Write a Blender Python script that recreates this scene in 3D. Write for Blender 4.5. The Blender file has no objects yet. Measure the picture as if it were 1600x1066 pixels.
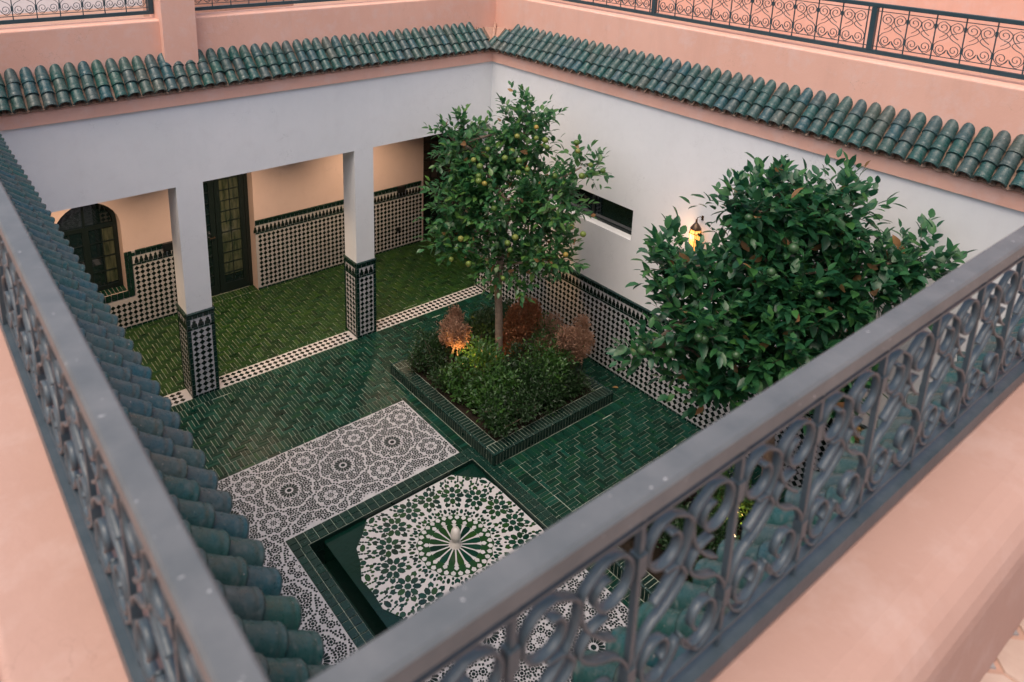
import bpy, math, random
import numpy as np
from mathutils import Vector, Matrix
R = math.radians
random.seed(7); rng = np.random.default_rng(7)
S = bpy.context.scene
COL = S.collection
PI = math.pi

# ------------------------------------------------------------------ camera
CAM = Vector((-7.319, -8.889, 6.277))
cr, cu, cf = Vector((.7872, -.6163, .0240)), Vector((.1500, .2285, .9619)), Vector((.5983, .7537, -.2720))
cf.normalize(); cr = (cr - cf*cr.dot(cf)).normalized(); cu = cr.cross(cf)
cd = bpy.data.cameras.new('camera'); cam = bpy.data.objects.new('camera', cd); COL.objects.link(cam)
cam.matrix_world = Matrix(((cr.x, cu.x, -cf.x, CAM.x), (cr.y, cu.y, -cf.y, CAM.y), (cr.z, cu.z, -cf.z, CAM.z), (0, 0, 0, 1)))
cd.sensor_width = 36; cd.lens = 36*1224.8/1600
cd.shift_x = (800-745.3)/1600; cd.shift_y = (176.4-533)/1600
cd.clip_start = .02; cd.clip_end = 500
cd.dof.use_dof = True; cd.dof.focus_distance = 9.0; cd.dof.aperture_fstop = 3.2
S.camera = cam

# ------------------------------------------------------------------ light
w = bpy.data.worlds.new('World'); S.world = w; w.use_nodes = True
nt = w.node_tree; nt.nodes.clear()
SUN_EL, SUN_AZ = 66, 248      # azimuth clockwise from +Y (north): the evening sun stands in the west
sky = nt.nodes.new('ShaderNodeTexSky'); sky.sky_type = 'NISHITA'; sky.sun_disc = False
sky.sun_elevation = R(SUN_EL); sky.sun_rotation = R(SUN_AZ); sky.air_density = 1.0; sky.dust_density = 6.0; sky.ozone_density = .5
bg = nt.nodes.new('ShaderNodeBackground'); bg.inputs['Strength'].default_value = .15
out = nt.nodes.new('ShaderNodeOutputWorld')
nt.links.new(sky.outputs[0], bg.inputs[0]); nt.links.new(bg.outputs[0], out.inputs[0])
sd = bpy.data.lights.new('sun', 'SUN'); sd.energy = .38; sd.angle = R(40); sd.color = (1, .74, .60)
so = bpy.data.objects.new('sun', sd); COL.objects.link(so)
dirv = Vector((math.sin(R(SUN_AZ))*math.cos(R(SUN_EL)), math.cos(R(SUN_AZ))*math.cos(R(SUN_EL)), math.sin(R(SUN_EL))))
so.rotation_euler = dirv.to_track_quat('Z', 'Y').to_euler(); so.location = dirv*20
S.view_settings.view_transform = 'Standard'; S.view_settings.look = 'None'
S.view_settings.exposure = .64; S.view_settings.gamma = 1

# ------------------------------------------------------------------ materials
def srgb(r, g, b):
    f = lambda c: (c/255/12.92 if c/255 <= .04045 else ((c/255+.055)/1.055)**2.4)
    return (f(r), f(g), f(b), 1)
class N:
    def __init__(s, name):
        s.m = bpy.data.materials.new(name); s.m.use_nodes = True; s.t = s.m.node_tree
        s.b = s.t.nodes['Principled BSDF']
    def n(s, t, **k):
        x = s.t.nodes.new(t)
        for a, v in k.items(): setattr(x, a, v)
        return x
    def l(s, a, b): s.t.links.new(a, b)
    def pos(s, obj=False):
        if obj: return s.n('ShaderNodeTexCoord').outputs['Object']
        return s.n('ShaderNodeNewGeometry').outputs['Position']
    def noise(s, scale, detail=4, rough=.6, obj=False, stretch=None):
        x = s.n('ShaderNodeTexNoise'); x.inputs['Scale'].default_value = scale
        x.inputs['Detail'].default_value = detail; x.inputs['Roughness'].default_value = rough
        p = s.pos(obj)
        if stretch:
            mp = s.n('ShaderNodeMapping'); mp.inputs['Scale'].default_value = stretch; s.l(p, mp.inputs['Vector']); p = mp.outputs[0]
        s.l(p, x.inputs['Vector']); return x.outputs['Fac']
    def ramp(s, fac, stops):
        x = s.n('ShaderNodeValToRGB'); s.l(fac, x.inputs[0]); e = x.color_ramp.elements
        while len(e) < len(stops): e.new(.5)
        for i, (p, c) in enumerate(stops): e[i].position = p; e[i].color = c if len(c) == 4 else (*c, 1)
        return x.outputs[0]
    def mix(s, f, a, b, mode='MIX'):
        x = s.n('ShaderNodeMix', data_type='RGBA', blend_type=mode)
        for v, i in ((f, 0), (a, 6), (b, 7)):
            if hasattr(v, 'links') or hasattr(v, 'is_linked'): s.l(v, x.inputs[i])
            else: x.inputs[i].default_value = v if i == 0 else (v if len(v) == 4 else (*v, 1))
        return x.outputs[2]
    def rand(s):
        g = s.n('ShaderNodeNewGeometry').outputs['Random Per Island']; o = s.n('ShaderNodeObjectInfo').outputs['Random']
        a = s.n('ShaderNodeMath', operation='ADD'); s.l(g, a.inputs[0]); s.l(o, a.inputs[1])
        f = s.n('ShaderNodeMath', operation='FRACT'); s.l(a.outputs[0], f.inputs[0]); return f.outputs[0]
    def math(s, op, a, b=0.0):
        x = s.n('ShaderNodeMath', operation=op)
        for v, i in ((a, 0), (b, 1)):
            if hasattr(v, 'is_linked'): s.l(v, x.inputs[i])
            else: x.inputs[i].default_value = v
        return x.outputs[0]
    def bump(s, h, strength=.3, dist=.01):
        x = s.n('ShaderNodeBump'); x.inputs['Strength'].default_value = strength; x.inputs['Distance'].default_value = dist
        s.l(h, x.inputs['Height']); s.l(x.outputs[0], s.b.inputs['Normal'])
    def col(s, c):
        if hasattr(c, 'is_linked'): s.l(c, s.b.inputs['Base Color'])
        else: s.b.inputs['Base Color'].default_value = c if len(c) == 4 else (*c, 1)
    def rough(s, r, spec=None):
        if hasattr(r, 'is_linked'): s.l(r, s.b.inputs['Roughness'])
        else: s.b.inputs['Roughness'].default_value = r
        if spec is not None: s.b.inputs['Specular IOR Level'].default_value = spec

def plaster(name, c1, c2, c3=None, stain=.5, bump=.25):
    k = N(name); a = k.noise(.9, 5, .62); b = k.noise(6, 6, .65); c = k.noise(45, 4, .6)
    base = k.ramp(a, [(.32, c1), (.68, c2)])
    if c3: base = k.mix(k.math('MULTIPLY', k.ramp(b, [(.5, (0, 0, 0)), (.72, (1, 1, 1))]), stain), base, c3)
    st = k.noise(2.2, 5, .7, stretch=(1.5, 1.5, .35))
    base = k.mix(k.math('MULTIPLY', k.ramp(st, [(.5, (0, 0, 0)), (.8, (1, 1, 1))]), .22*stain*2), base, tuple(v*.78 for v in c1[:3]))
    k.col(base); k.rough(.88, .2)
    vo = k.n('ShaderNodeTexVoronoi', feature='DISTANCE_TO_EDGE'); vo.inputs['Scale'].default_value = .9
    wv = k.n('ShaderNodeTexNoise'); wv.inputs['Scale'].default_value = 5; wv.inputs['Detail'].default_value = 5; k.l(k.pos(), wv.inputs['Vector'])
    av = k.n('ShaderNodeVectorMath', operation='ADD'); k.l(k.pos(), av.inputs[0]); k.l(wv.outputs['Color'], av.inputs[1]); k.l(av.outputs[0], vo.inputs['Vector'])
    ck = k.math('MULTIPLY', k.ramp(vo.outputs['Distance'], [(.0, (1, 1, 1)), (.0035, (0, 0, 0))]), k.math('MULTIPLY', k.ramp(k.noise(1.3, 2, .5), [(.50, (0, 0, 0)), (.60, (1, 1, 1))]), .45))
    base = k.mix(ck, base, tuple(v*.55 for v in c1[:3])); k.col(base)
    h = k.math('ADD', k.math('MULTIPLY', b, .7), k.math('MULTIPLY', c, .3)); k.bump(h, bump, .012); return k.m
M = {}
M['white'] = plaster('white_plaster', (.71, .725, .725), (.77, .775, .775), (.67, .67, .67), .35, .12)
M['cream'] = plaster('cream_plaster', (.68, .53, .49), (.72, .57, .53), (.63, .49, .46), .4, .12)
M['pink'] = plaster('pink_plaster', (.72, .41, .315), (.77, .46, .36), (.74, .50, .43), .75, .35)
M['pink_curb'] = plaster('worn_pink_plaster', (.43, .265, .21), (.47, .30, .245), (.52, .37, .32), .5, .35)

def glaze(name, cols, rough=(.12, .35), bump=.25, spec=.5, chip=None, mott=9):
    k = N(name); r = k.rand()
    stops = [(i/(len(cols)-1), c) for i, c in enumerate(cols)]
    base = k.ramp(r, stops)
    n = k.noise(mott, 5, .65); base = k.mix(k.ramp(n, [(.35, (0, 0, 0)), (.75, (.75, .75, .75))]), base, k.mix(.5, base, cols[-1]))
    if chip:
        c = k.noise(60, 3, .6); base = k.mix(k.ramp(c, [(.64, (0, 0, 0)), (.70, (1, 1, 1))]), base, chip)
    k.col(base)
    k.rough(k.ramp(n, [(.3, (rough[0],)*3), (.7, (rough[1],)*3)]), spec)
    k.bump(k.noise(22, 3, .5), bump, .004); return k.m
M['bejmat'] = glaze('green_glazed_brick', [(.002, .012, .009), (.003, .022, .016), (.004, .034, .024), (.003, .016, .011), (.007, .052, .038), (.003, .026, .019), (.006, .042, .018)], (.22, .48), .5, .17)
M['bejmat_lamplit'] = glaze('lamplit_green_glazed_brick', [(.004, .018, .007), (.010, .036, .010), (.015, .050, .012), (.006, .026, .011), (.024, .064, .012), (.008, .038, .016), (.020, .048, .009)], (.22, .45), .5, .30)  # olive copy of the green brick, downlight warmth put into its colour
M['bejmat_dark'] = glaze('dark_green_glazed_brick', [(.003, .012, .009), (.005, .022, .016), (.003, .016, .012)], (.2, .45), .3, .4)
M['pool_green'] = glaze('pool_green_glaze', [(.002, .020, .013), (.003, .030, .019), (.002, .016, .011)], (.10, .22), .25, .35, mott=4)
M['star_green'] = glaze('star_green_glaze', [(.003, .022, .014), (.006, .040, .024), (.003, .016, .012), (.018, .055, .010), (.006, .034, .024)], (.10, .25), .2, .5)
M['black_tile'] = glaze('black_green_glaze', [(.004, .010, .008), (.006, .020, .014), (.003, .007, .006)], (.12, .3), .2, .5)
M['white_tile'] = glaze('white_glaze', [(.40, .39, .395), (.48, .47, .475), (.44, .42, .425)], (.25, .5), .2, .4, mott=14)
M['dark_zellij'] = glaze('dark_zellij', [(.002, .010, .009), (.004, .018, .015), (.002, .006, .007)], (.3, .5), .1, .15)
M['border_green'] = glaze('border_green_glaze', [(.003, .018, .013), (.006, .030, .022), (.004, .024, .017)], (.14, .35), .3, .5)

k = N('roof_tile_glaze'); r = k.rand()
base = k.ramp(r, [(0, (.013, .066, .062)), (.18, (.028, .066, .064)), (.36, (.009, .060, .054)), (.52, (.050, .070, .060)), (.66, (.012, .062, .074)), (.82, (.036, .062, .062)), (1, (.014, .070, .058))])
wear = k.noise(30, 5, .7); base = k.mix(k.math('MULTIPLY', k.ramp(wear, [(.52, (0, 0, 0)), (.64, (1, 1, 1))]), .5), base, (.11, .125, .12))
ch = k.noise(75, 3, .6); base = k.mix(k.ramp(ch, [(.70, (0, 0, 0)), (.74, (1, 1, 1))]), base, (.42, .36, .33))
k.col(base); k.rough(k.ramp(wear, [(.4, (.24,)*3), (.65, (.55,)*3)]), .5); k.bump(k.noise(40, 4, .6), .4, .006); M['roof'] = k.m
def simple(name, c, rough=.6, n=None, spec=.4, metal=0, bump=.2, bs=30):
    k = N(name)
    if n: k.col(k.ramp(k.noise(n[0], 5, .65), [(.3, c), (.7, n[1])]))
    else: k.col(c)
    k.rough(rough, spec); k.b.inputs['Metallic'].default_value = metal
    if bump: k.bump(k.noise(bs, 4, .6), bump, .004)
    return k.m
M['pan'] = simple('unglazed_clay', (.20, .12, .085), .8, (18, (.30, .22, .17)), .2)
M['mortar'] = simple('pink_mortar', (.50, .30, .22), .9, (25, (.38, .25, .20)), .2, bump=.5)
M['grout'] = simple('pale_grout', (.34, .37, .31), .85, (7, (.20, .24, .19)), .2)
M['zgrout'] = simple('zellij_white_ground', (.42, .42, .43), .5, (12, (.32, .32, .34)), .2)
M['iron'] = simple('blue_grey_painted_iron', (.040, .060, .072), .36, (14, (.068, .088, .100)), .5, bump=.35, bs=60)
k = N('worn_rail_paint'); n1 = k.noise(9, 5, .6); sp = k.noise(70, 2, .5)
b_ = k.ramp(n1, [(.3, (.092, .102, .106)), (.7, (.140, .146, .148))]); b_ = k.mix(k.ramp(sp, [(.735, (0, 0, 0)), (.76, (1, 1, 1))]), b_, (.42, .42, .42)); k.col(b_); k.rough(.42, .45); k.bump(k.noise(50, 3, .5), .25, .003); M['rail'] = k.m
M['iron_far'] = simple('dark_teal_iron', (.022, .050, .062), .4, (9, (.035, .065, .078)), .4)
M['frame'] = simple('dark_painted_metal_frame', (.008, .016, .015), .35, None, .5, bump=0)
M['soil'] = simple('dark_soil', (.010, .008, .006), .95, (30, (.028, .021, .015)), .1, bump=1, bs=40)
M['bark'] = simple('citrus_bark', (.16, .115, .085), .9, (20, (.27, .20, .15)), .2, bump=.8, bs=50)
M['twig'] = simple('grey_twig', (.11, .09, .065), .9, None, .2, bump=.4)
M['marble'] = simple('white_marble', (.62, .60, .56), .35, (9, (.45, .43, .40)), .5)
M['brass'] = simple('dark_brass', (.10, .065, .04), .4, None, .5, .8, 0)
M['terrace'] = simple('terracotta_paver', (.42, .30, .24), .7, (6, (.52, .40, .33)), .3)
M['terrace_grey'] = simple('grey_paver', (.25, .23, .22), .7, (6, (.33, .31, .30)), .3)
M['ground'] = simple('earth', (.25, .19, .14), .95, None, .1)
M['black'] = simple('black_plastic', (.01, .011, .012), .4, None, .4, bump=0)
M['red'] = simple('red_cloth', (.24, .06, .045), .8, None, .2)
k = N('dark_window_glass'); k.col((.006, .014, .016, 1)); k.rough(.03, 1.0); M['glass'] = k.m
k = N('painted_reflection_glass'); k.col(k.ramp(k.noise(5, 4, .6, stretch=(4, 1, .6)), [(.35, (.02, .035, .022)), (.7, (.12, .13, .08))])); k.rough(.08, .8); M['pale_pane'] = k.m  # pale streaks in the colour stand for reflections on dark glass
k = N('lamp_glass'); k.col((.9, .5, .2, 1)); k.b.inputs['Emission Color'].default_value = (1, .36, .06, 1); k.b.inputs['Emission Strength'].default_value = 1.1; k.rough(.3); M['lampglass'] = k.m
k = N('lamp_bulb'); k.b.inputs['Emission Color'].default_value = (1, .62, .28, 1); k.b.inputs['Emission Strength'].default_value = 8; M['bulb'] = k.m
k = N('pool_water'); k.col((.75, .95, .88, 1)); k.rough(.02); k.b.inputs['Transmission Weight'].default_value = 1; k.b.inputs['IOR'].default_value = 1.33; M['water'] = k.m

def leafmat(name, cols, rough=.38, tr=.25):
    k = N(name); r = k.rand(); k.col(k.ramp(r, [(i/(len(cols)-1), c) for i, c in enumerate(cols)])); k.rough(rough, .5)
    t = k.n('ShaderNodeBsdfTranslucent'); t.inputs['Color'].default_value = (*[min(1, v*2.2) for v in cols[len(cols)//2][:3]], 1)
    mx = k.n('ShaderNodeMixShader'); mx.inputs[0].default_value = tr
    k.l(k.b.outputs[0], mx.inputs[1]); k.l(t.outputs[0], mx.inputs[2]); k.l(mx.outputs[0], k.t.nodes['Material Output'].inputs[0]); return k.m
M['leaf1'] = leafmat('citrus_leaf', [(0.02, 0.081, 0.026), (0.029, 0.111, 0.034), (0.058, 0.163, 0.036), (0.02, 0.091, 0.038), (0.087, 0.176, 0.03), (0.032, 0.114, 0.042), (0.043, 0.13, 0.03)])
M['leaf2'] = leafmat('glossy_citrus_leaf', [(0.014, 0.072, 0.03), (0.02, 0.096, 0.036), (0.035, 0.13, 0.036), (0.014, 0.078, 0.04), (0.049, 0.153, 0.032), (0.017, 0.086, 0.04)])
M['sere'] = leafmat('withered_leaf', [(.22, .12, .05), (.32, .16, .07), (.20, .15, .04)], .6)
M['bush'] = leafmat('dark_shrub_leaf', [(.006, .022, .006), (.012, .040, .010), (.018, .055, .012), (.008, .030, .010)], .5)
M['bushg'] = leafmat('green_shrub_leaf', [(.018, .060, .012), (.030, .095, .018), (.05, .12, .02), (.02, .07, .02)], .45)
M['bushr'] = leafmat('russet_shrub_leaf', [(.30, .095, .035), (.38, .15, .06), (.22, .09, .045), (.12, .10, .04)], .6)
M['bushp'] = leafmat('dusty_pink_shrub_leaf', [(.28, .14, .09), (.22, .13, .08), (.34, .20, .13)], .6)
k = N('citrus_peel'); r = k.rand(); k.col(k.ramp(r, [(0, (.06, .12, .02)), (.55, (.12, .17, .03)), (.92, (.20, .20, .045)), (1, (.38, .20, .03))])); k.rough(.45, .4); k.bump(k.noise(160, 2, .5), .3, .002); M['peel'] = k.m

M['green_peel'] = simple('unripe_peel', (.020, .060, .022), .4, (8, (.035, .085, .025)), .5)

# ------------------------------------------------------------------ object helpers
def setp(o, label=None, cat=None, group=None, kind=None):
    for a, v in (('label', label), ('category', cat), ('group', group), ('kind', kind)):
        if v: o[a] = v
    return o
def thing(name, label, cat, loc=(0, 0, 0), group=None):
    o = bpy.data.objects.new(name, None); COL.objects.link(o); o.location = loc; o.empty_display_size = .1
    return setp(o, label, cat, group)
def link(name, me, parent=None, loc=None, rot=None, mat4=None):
    o = bpy.data.objects.new(name, me); COL.objects.link(o)
    if mat4 is not None: o.matrix_world = mat4
    else:
        if loc is not None: o.location = loc
        if rot is not None: o.rotation_euler = rot
    if parent is not None:
        o.parent = parent; pm = parent.matrix_world if parent.parent else Matrix.Translation(parent.location) @ parent.rotation_euler.to_matrix().to_4x4()
        o.matrix_parent_inverse = world(parent).inverted()
    return o
def world(o):
    m = o.matrix_local.copy() if False else (Matrix.Translation(o.location) @ o.rotation_euler.to_matrix().to_4x4())
    return (world(o.parent) @ o.matrix_parent_inverse @ m) if o.parent else m
class MB:
    def __init__(s): s.v = []; s.f = []; s.n = 0; s.sm = False
    def add(s, vs, fs):
        b = s.n; s.v.extend(tuple(v) for v in vs); s.n += len(vs)
        s.f.extend(tuple(b+i for i in f) for f in fs)
    def box(s, x0, x1, y0, y1, z0, z1):
        s.add([(x0, y0, z0), (x1, y0, z0), (x1, y1, z0), (x0, y1, z0), (x0, y0, z1), (x1, y0, z1), (x1, y1, z1), (x0, y1, z1)],
              [(0, 3, 2, 1), (4, 5, 6, 7), (0, 1, 5, 4), (1, 2, 6, 5), (2, 3, 7, 6), (3, 0, 4, 7)])
    def tile(s, poly, o, ex, ey, nz, h, bev=.12, back=0.0):
        """flat piece: polygon (2D) raised by h along nz with sloping arrises"""
        c = [sum(p[0] for p in poly)/len(poly), sum(p[1] for p in poly)/len(poly)]
        n = len(poly); P = lambda a, b, z: (o[0]+ex[0]*a+ey[0]*b+nz[0]*z, o[1]+ex[1]*a+ey[1]*b+nz[1]*z, o[2]+ex[2]*a+ey[2]*b+nz[2]*z)
        lo = [P(a, b, -back) for a, b in poly]; hi = [P(c[0]+(a-c[0])*(1-bev), c[1]+(b-c[1])*(1-bev), h) for a, b in poly]
        s.add(lo+hi, [tuple(range(n, 2*n))]+[(i, (i+1) % n, n+(i+1) % n, n+i) for i in range(n)])
    def tube(s, pts, rads, seg=8, cap=True):
        pts = [Vector(p) for p in pts]; rings = []
        prev = None
        for i, p in enumerate(pts):
            t = (pts[min(i+1, len(pts)-1)]-pts[max(i-1, 0)]).normalized()
            a = prev if prev is not None else (Vector((1, 0, 0)) if abs(t.x) < .8 else Vector((0, 1, 0)))
            a = (a-t*a.dot(t)).normalized(); prev = a; b = t.cross(a); r = rads[i] if hasattr(rads, '__len__') else rads
            rings.append([p+a*math.cos(2*PI*j/seg)*r+b*math.sin(2*PI*j/seg)*r for j in range(seg)])
        vs = [v for g in rings for v in g]; fs = []
        for i in range(len(rings)-1):
            for j in range(seg):
                k2 = (j+1) % seg; fs.append((i*seg+j, i*seg+k2, (i+1)*seg+k2, (i+1)*seg+j))
        if cap: fs += [tuple(reversed(range(seg))), tuple(range((len(rings)-1)*seg, len(rings)*seg))]
        s.add(vs, fs)
    def lathe(s, prof, seg=16, c=(0, 0, 0)):
        vs = []; fs = []
        for r, z in prof: vs += [(c[0]+r*math.cos(2*PI*j/seg), c[1]+r*math.sin(2*PI*j/seg), c[2]+z) for j in range(seg)]
        for i in range(len(prof)-1):
            for j in range(seg):
                k2 = (j+1) % seg; fs.append((i*seg+j, i*seg+k2, (i+1)*seg+k2, (i+1)*seg+j))
        s.add(vs, fs)
    def mesh(s, name, mat, smooth=False):
        me = bpy.data.meshes.new(name); me.from_pydata(s.v, [], s.f); me.materials.append(mat)
        if smooth: me.polygons.foreach_set('use_smooth', [True]*len(me.polygons))
        me.update(); return me
    def obj(s, name, mat, parent=None, smooth=False, **k):
        o = link(name, s.mesh(name, mat, smooth), parent); return setp(o, **k)
def prism(mb, poly, axis, a0, a1):
    """extrude 2D poly (in the two other axes, cyclic order) along axis"""
    n = len(poly)
    def P(p, a):
        if axis == 0: return (a, p[0], p[1])
        if axis == 1: return (p[0], a, p[1])
        return (p[0], p[1], a)
    mb.add([P(p, a0) for p in poly]+[P(p, a1) for p in poly], [tuple(range(n)), tuple(range(2*n-1, n-1, -1))]+[(i, i+n, (i+1) % n+n, (i+1) % n) for i in range(n)])
def slab_holes(mb, axis, p0, p1, a0, a1, z0, z1, holes):
    """wall slab normal to axis (0:x,1:y) from p0 to p1 with rectangular holes (ha0,ha1,hz0,hz1)"""
    xs = sorted({a0, a1, *[h[0] for h in holes], *[h[1] for h in holes]}); zs = sorted({z0, z1, *[h[2] for h in holes], *[h[3] for h in holes]})
    for i in range(len(xs)-1):
        j = 0
        while j < len(zs)-1:
            cx = (xs[i]+xs[i+1])/2
            ins = lambda jj: any(h[0] < cx < h[1] and h[2] < (zs[jj]+zs[jj+1])/2 < h[3] for h in holes)
            if ins(j): j += 1; continue
            k2 = j
            while k2+1 < len(zs)-1 and not ins(k2+1): k2 += 1
            if axis == 0: mb.box(p0, p1, xs[i], xs[i+1], zs[j], zs[k2+1])
            else: mb.box(xs[i], xs[i+1], p0, p1, zs[j], zs[k2+1])
            j = k2+1
LIM = 290
def camdist(p): return (Vector(p)-CAM).length
def pieces(lst, name, mat, parent, limit=LIM, stuffname=None, h=.004, bev=.1, vis=None):
    """lst of (poly2d, origin, ex, ey, nz). nearest pieces become single parts, the rest one stuff mesh"""
    lst = sorted(lst, key=lambda t: (0 if (vis is None or vis(t[1])) else 1, camdist(t[1])))
    near, far = lst[:limit], lst[limit:]; cache = {}
    for poly, o, ex, ey, nz in near:
        key = (tuple(round(c, 4) for p in poly for c in p), tuple(ex), tuple(ey))
        if key not in cache:
            mb = MB(); mb.tile(poly, (0, 0, 0), ex, ey, nz, h, bev); cache[key] = mb.mesh(name, mat)
        link(name, cache[key], parent, loc=o)
    if far:
        mb = MB()
        for poly, o, ex, ey, nz in far: mb.tile(poly, o, ex, ey, nz, h, bev)
        mb.obj(stuffname or name+'_field', mat, parent, kind='stuff')
def inview(p, pad=20):
    d = Vector(p)-CAM; z = d.dot(cf)
    if z < .1: return False
    x = 1224.8*d.dot(cr)/z+745.3; y = -1224.8*d.dot(cu)/z+176.4
    return -pad < x < 1600+pad and -pad < y < 1066+pad
X3, Y3, Z3 = (1, 0, 0), (0, 1, 0), (0, 0, 1); NX, NY, NZ = (-1, 0, 0), (0, -1, 0), (0, 0, -1)

# ------------------------------------------------------------------ dimensions (metres)
XW, YS = -6.63, -7.80          # west and south wall faces; north beam face y=0, east wall face x=0
H1, H2, ZT, PT = 3.84, 2.857, 4.34, 4.79   # white top, arcade soffit, terrace floor, parapet top
RT, RB = 5.35, 4.80            # handrail height, bottom bar
DB = 2.18                      # arcade back wall face
PCX, PCY = -3.42, -3.80        # fountain centre
PL = (-2.45, -.47, -3.22, -1.02)      # near planter
PL2 = (-2.45, -.47, -6.58, -4.38)
XA0, XA1 = -7.6, 1.7           # arcade ends

# ------------------------------------------------------------------ ground and floor
g = MB(); g.box(-60, 60, -60, 60, -.6, -.5); g.obj('ground', M['ground'], kind='structure')
fl = MB()
BX0, BX1, BY0, BY1 = -5.75, -2.62, -6.0, -1.6     # mosaic frame outer
PX0, PX1, PY0, PY1 = -4.79, -2.40, -4.80, -2.80   # pool rim outer
IX0, IX1, IY0, IY1 = -4.62, -2.56, -4.63, -2.97   # pool inner
slabs = [(XW, XA1, IY1, 2.6), (XW, XA1, YS, IY0), (XW, IX0, IY0, IY1), (IX1, XA1, IY0, IY1)]
for a, b, c, d in slabs: fl.box(a, b, c, d, -.5, -.006)
fl.box(XA0-.1, XW, .0, 2.6, -.5, -.006)
fl.box(IX0, IX1, IY0, IY1, -.5, -.36)
floor = fl.obj('floor', M['grout'], kind='structure')
setp(floor, label='courtyard floor of green glazed bricks')

def clear(x, y):   # centre is on brick paving
    if BX0-.02 < x < BX1+.02 and BY0-.02 < y < BY1+.02: return False
    if PX0 < x < PX1+.02 and PY0 < y < PY1: return False
    for p in (PL, PL2):
        if p[0]-.0 < x < p[1]+.0 and p[2] < y < p[3]: return False
    if -.01 < y < .26: return False
    if y > DB+.3 or x < (XW if y < 0 else XA0) or (x > 0 and y < .3) or x > XA1: return False
    return True
bricks = []
BL, BWd, G = .150, .0485, .0026
def brick(x, y, horiz, lx=BL, ly=BWd):
    w_, h_ = (lx, ly) if horiz else (ly, lx)
    bricks.append(([(-w_/2+G, -h_/2+G), (w_/2-G, -h_/2+G), (w_/2-G, h_/2-G), (-w_/2+G, h_/2-G)], (x, y, -.006), X3, Y3, Z3))
def border(x0, x1, y0, y1):       # soldier courses round the mosaic and the planters, straight courses along walls
    out_ = []
    return out_
D1X, D2X = (-4.02, -2.95), (.26, 1.40)
soldier = []   # rectangles kept free of herringbone
def course(x0, x1, y0, y1, along_x, soldierly):
    """one course of bricks; soldierly = long side across the course"""
    soldier.append((x0, x1, y0, y1)); L = (x1-x0) if along_x else (y1-y0); Wc = (y1-y0) if along_x else (x1-x0)
    step = BWd if soldierly else BL; n = max(1, round(L/step)); st = L/n
    for i in range(n):
        c = (i+.5)*st
        if along_x: brick(x0+c, (y0+y1)/2, True, st, Wc)
        else: brick((x0+x1)/2, y0+c, True, Wc, st)
# courses
course(BX0-.2, BX1+.0, BY1+.0, BY1+.05, True, False)
course(BX0-.2, BX1+.05, BY1+.05, BY1+.2, True, True)
course(BX1, BX1+.05, PY1, BY1+.05, False, False)
course(BX1+.05, PL[0], PY1+.0, BY1+.05, False, True)
course(BX1, BX1+.05, BY0-.05, PY0, False, False)
course(BX1+.05, PL[0], BY0-.05, PY0, False, True)
course(PX1, PX1+.05, PY0, PY1, False, False)
course(PX1+.05, PX1+.2, -4.38, PL[2]-.0, False, True)
course(PL[0]+.20, PL[1]+.2, PL[2]-.15, PL[2], True, True)
course(PL[1], PL[1]+.15, PL[2], PL[3], False, True)
course(PL[0]-.0, PL[1]+.15, PL[3], PL[3]+.15, True, True)
course(PL[0], PL[1], PL2[3], PL2[3]+.15, True, True)
course(-.055, -.004, YS+.01, .0, False, False)
course(XW, -.06, -.16, -.01, True, True)
course(XW, 0, .262, .312, True, False)
course(XA0, XA1, DB-.06, DB-.008, True, False)
course(BX0-.2, BX0, BY0, BY1, False, True)
course(D1X[0], D1X[1], DB, DB+.2, True, True); course(D2X[0], D2X[1], DB, DB+.2, True, True)
FORB = soldier+[(BX0, BX1, BY0, BY1), (PX0, PX1, PY0, PY1), PL, PL2, (XA0, 0, -.008, .262), (0, XA1+1, YS-1, .262), (XA0-1, XW, YS-1, 0), (XA0-1, XA1+1, DB-.008, 9), (XA0-1, XA0, -1, 9), (XA1, 9, -1, 9), (-9, 9, -20, YS)]
def cut(rect, forb):
    x0, x1, y0, y1 = rect
    for i, (s0, s1, s2, s3) in enumerate(forb):
        if min(x1, s1)-max(x0, s0) > .003 and min(y1, s3)-max(y0, s2) > .003:
            out_ = []
            for r_ in ((x0, min(x1, s0), y0, y1), (max(x0, s1), x1, y0, y1), (max(x0, s0), min(x1, s1), y0, min(y1, s2)), (max(x0, s0), min(x1, s1), max(y0, s3), y1)):
                if r_[1]-r_[0] > .012 and r_[3]-r_[2] > .012: out_ += cut(r_, forb[i+1:])
            return out_
    return [rect]
a_, b_ = .150, .097
for i in range(-70, 90):
    for j in range(-60, 60):
        for typ in (0, 1):
            x = i*b_+j*a_; y = i*b_-j*a_
            if typ == 0: cs = [(x+a_/2, y+b_*.25, True), (x+a_/2, y+b_*.75, True)]
            else: cs = [(x+a_+b_*.25, y+b_-a_/2, False), (x+a_+b_*.75, y+b_-a_/2, False)]
            for cx, cy, hz in cs:
                cx -= 3.5; cy -= 2.5
                if not (XA0-.1 < cx < XA1+.1 and YS-.1 < cy < DB+.1): continue
                hx, hy = (BL/2, BWd/2) if hz else (BWd/2, BL/2)
                for x0, x1, y0, y1 in cut((cx-hx, cx+hx, cy-hy, cy+hy), FORB): brick((x0+x1)/2, (y0+y1)/2, True, x1-x0, y1-y0)
bricks = [(p, (o[0], o[1], o[2]+random.uniform(-.0008, .0008)), ex, ey, nz) for p, o, ex, ey, nz in bricks]
pieces([t_ for t_ in bricks if t_[1][1] > .26], 'brick', M['bejmat_lamplit'], floor, limit=0, stuffname='arcade_brick_field', h=.007, bev=.06)  # arcade bricks take the copy coloured as if warmly lit
pieces([t_ for t_ in bricks if t_[1][1] < .26], 'brick', M['bejmat'], floor, stuffname='brick_field', h=.007, bev=.06,
       vis=lambda o: inview(o, -10) and o[1] > -3.9 and o[1] < -.2)

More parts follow.
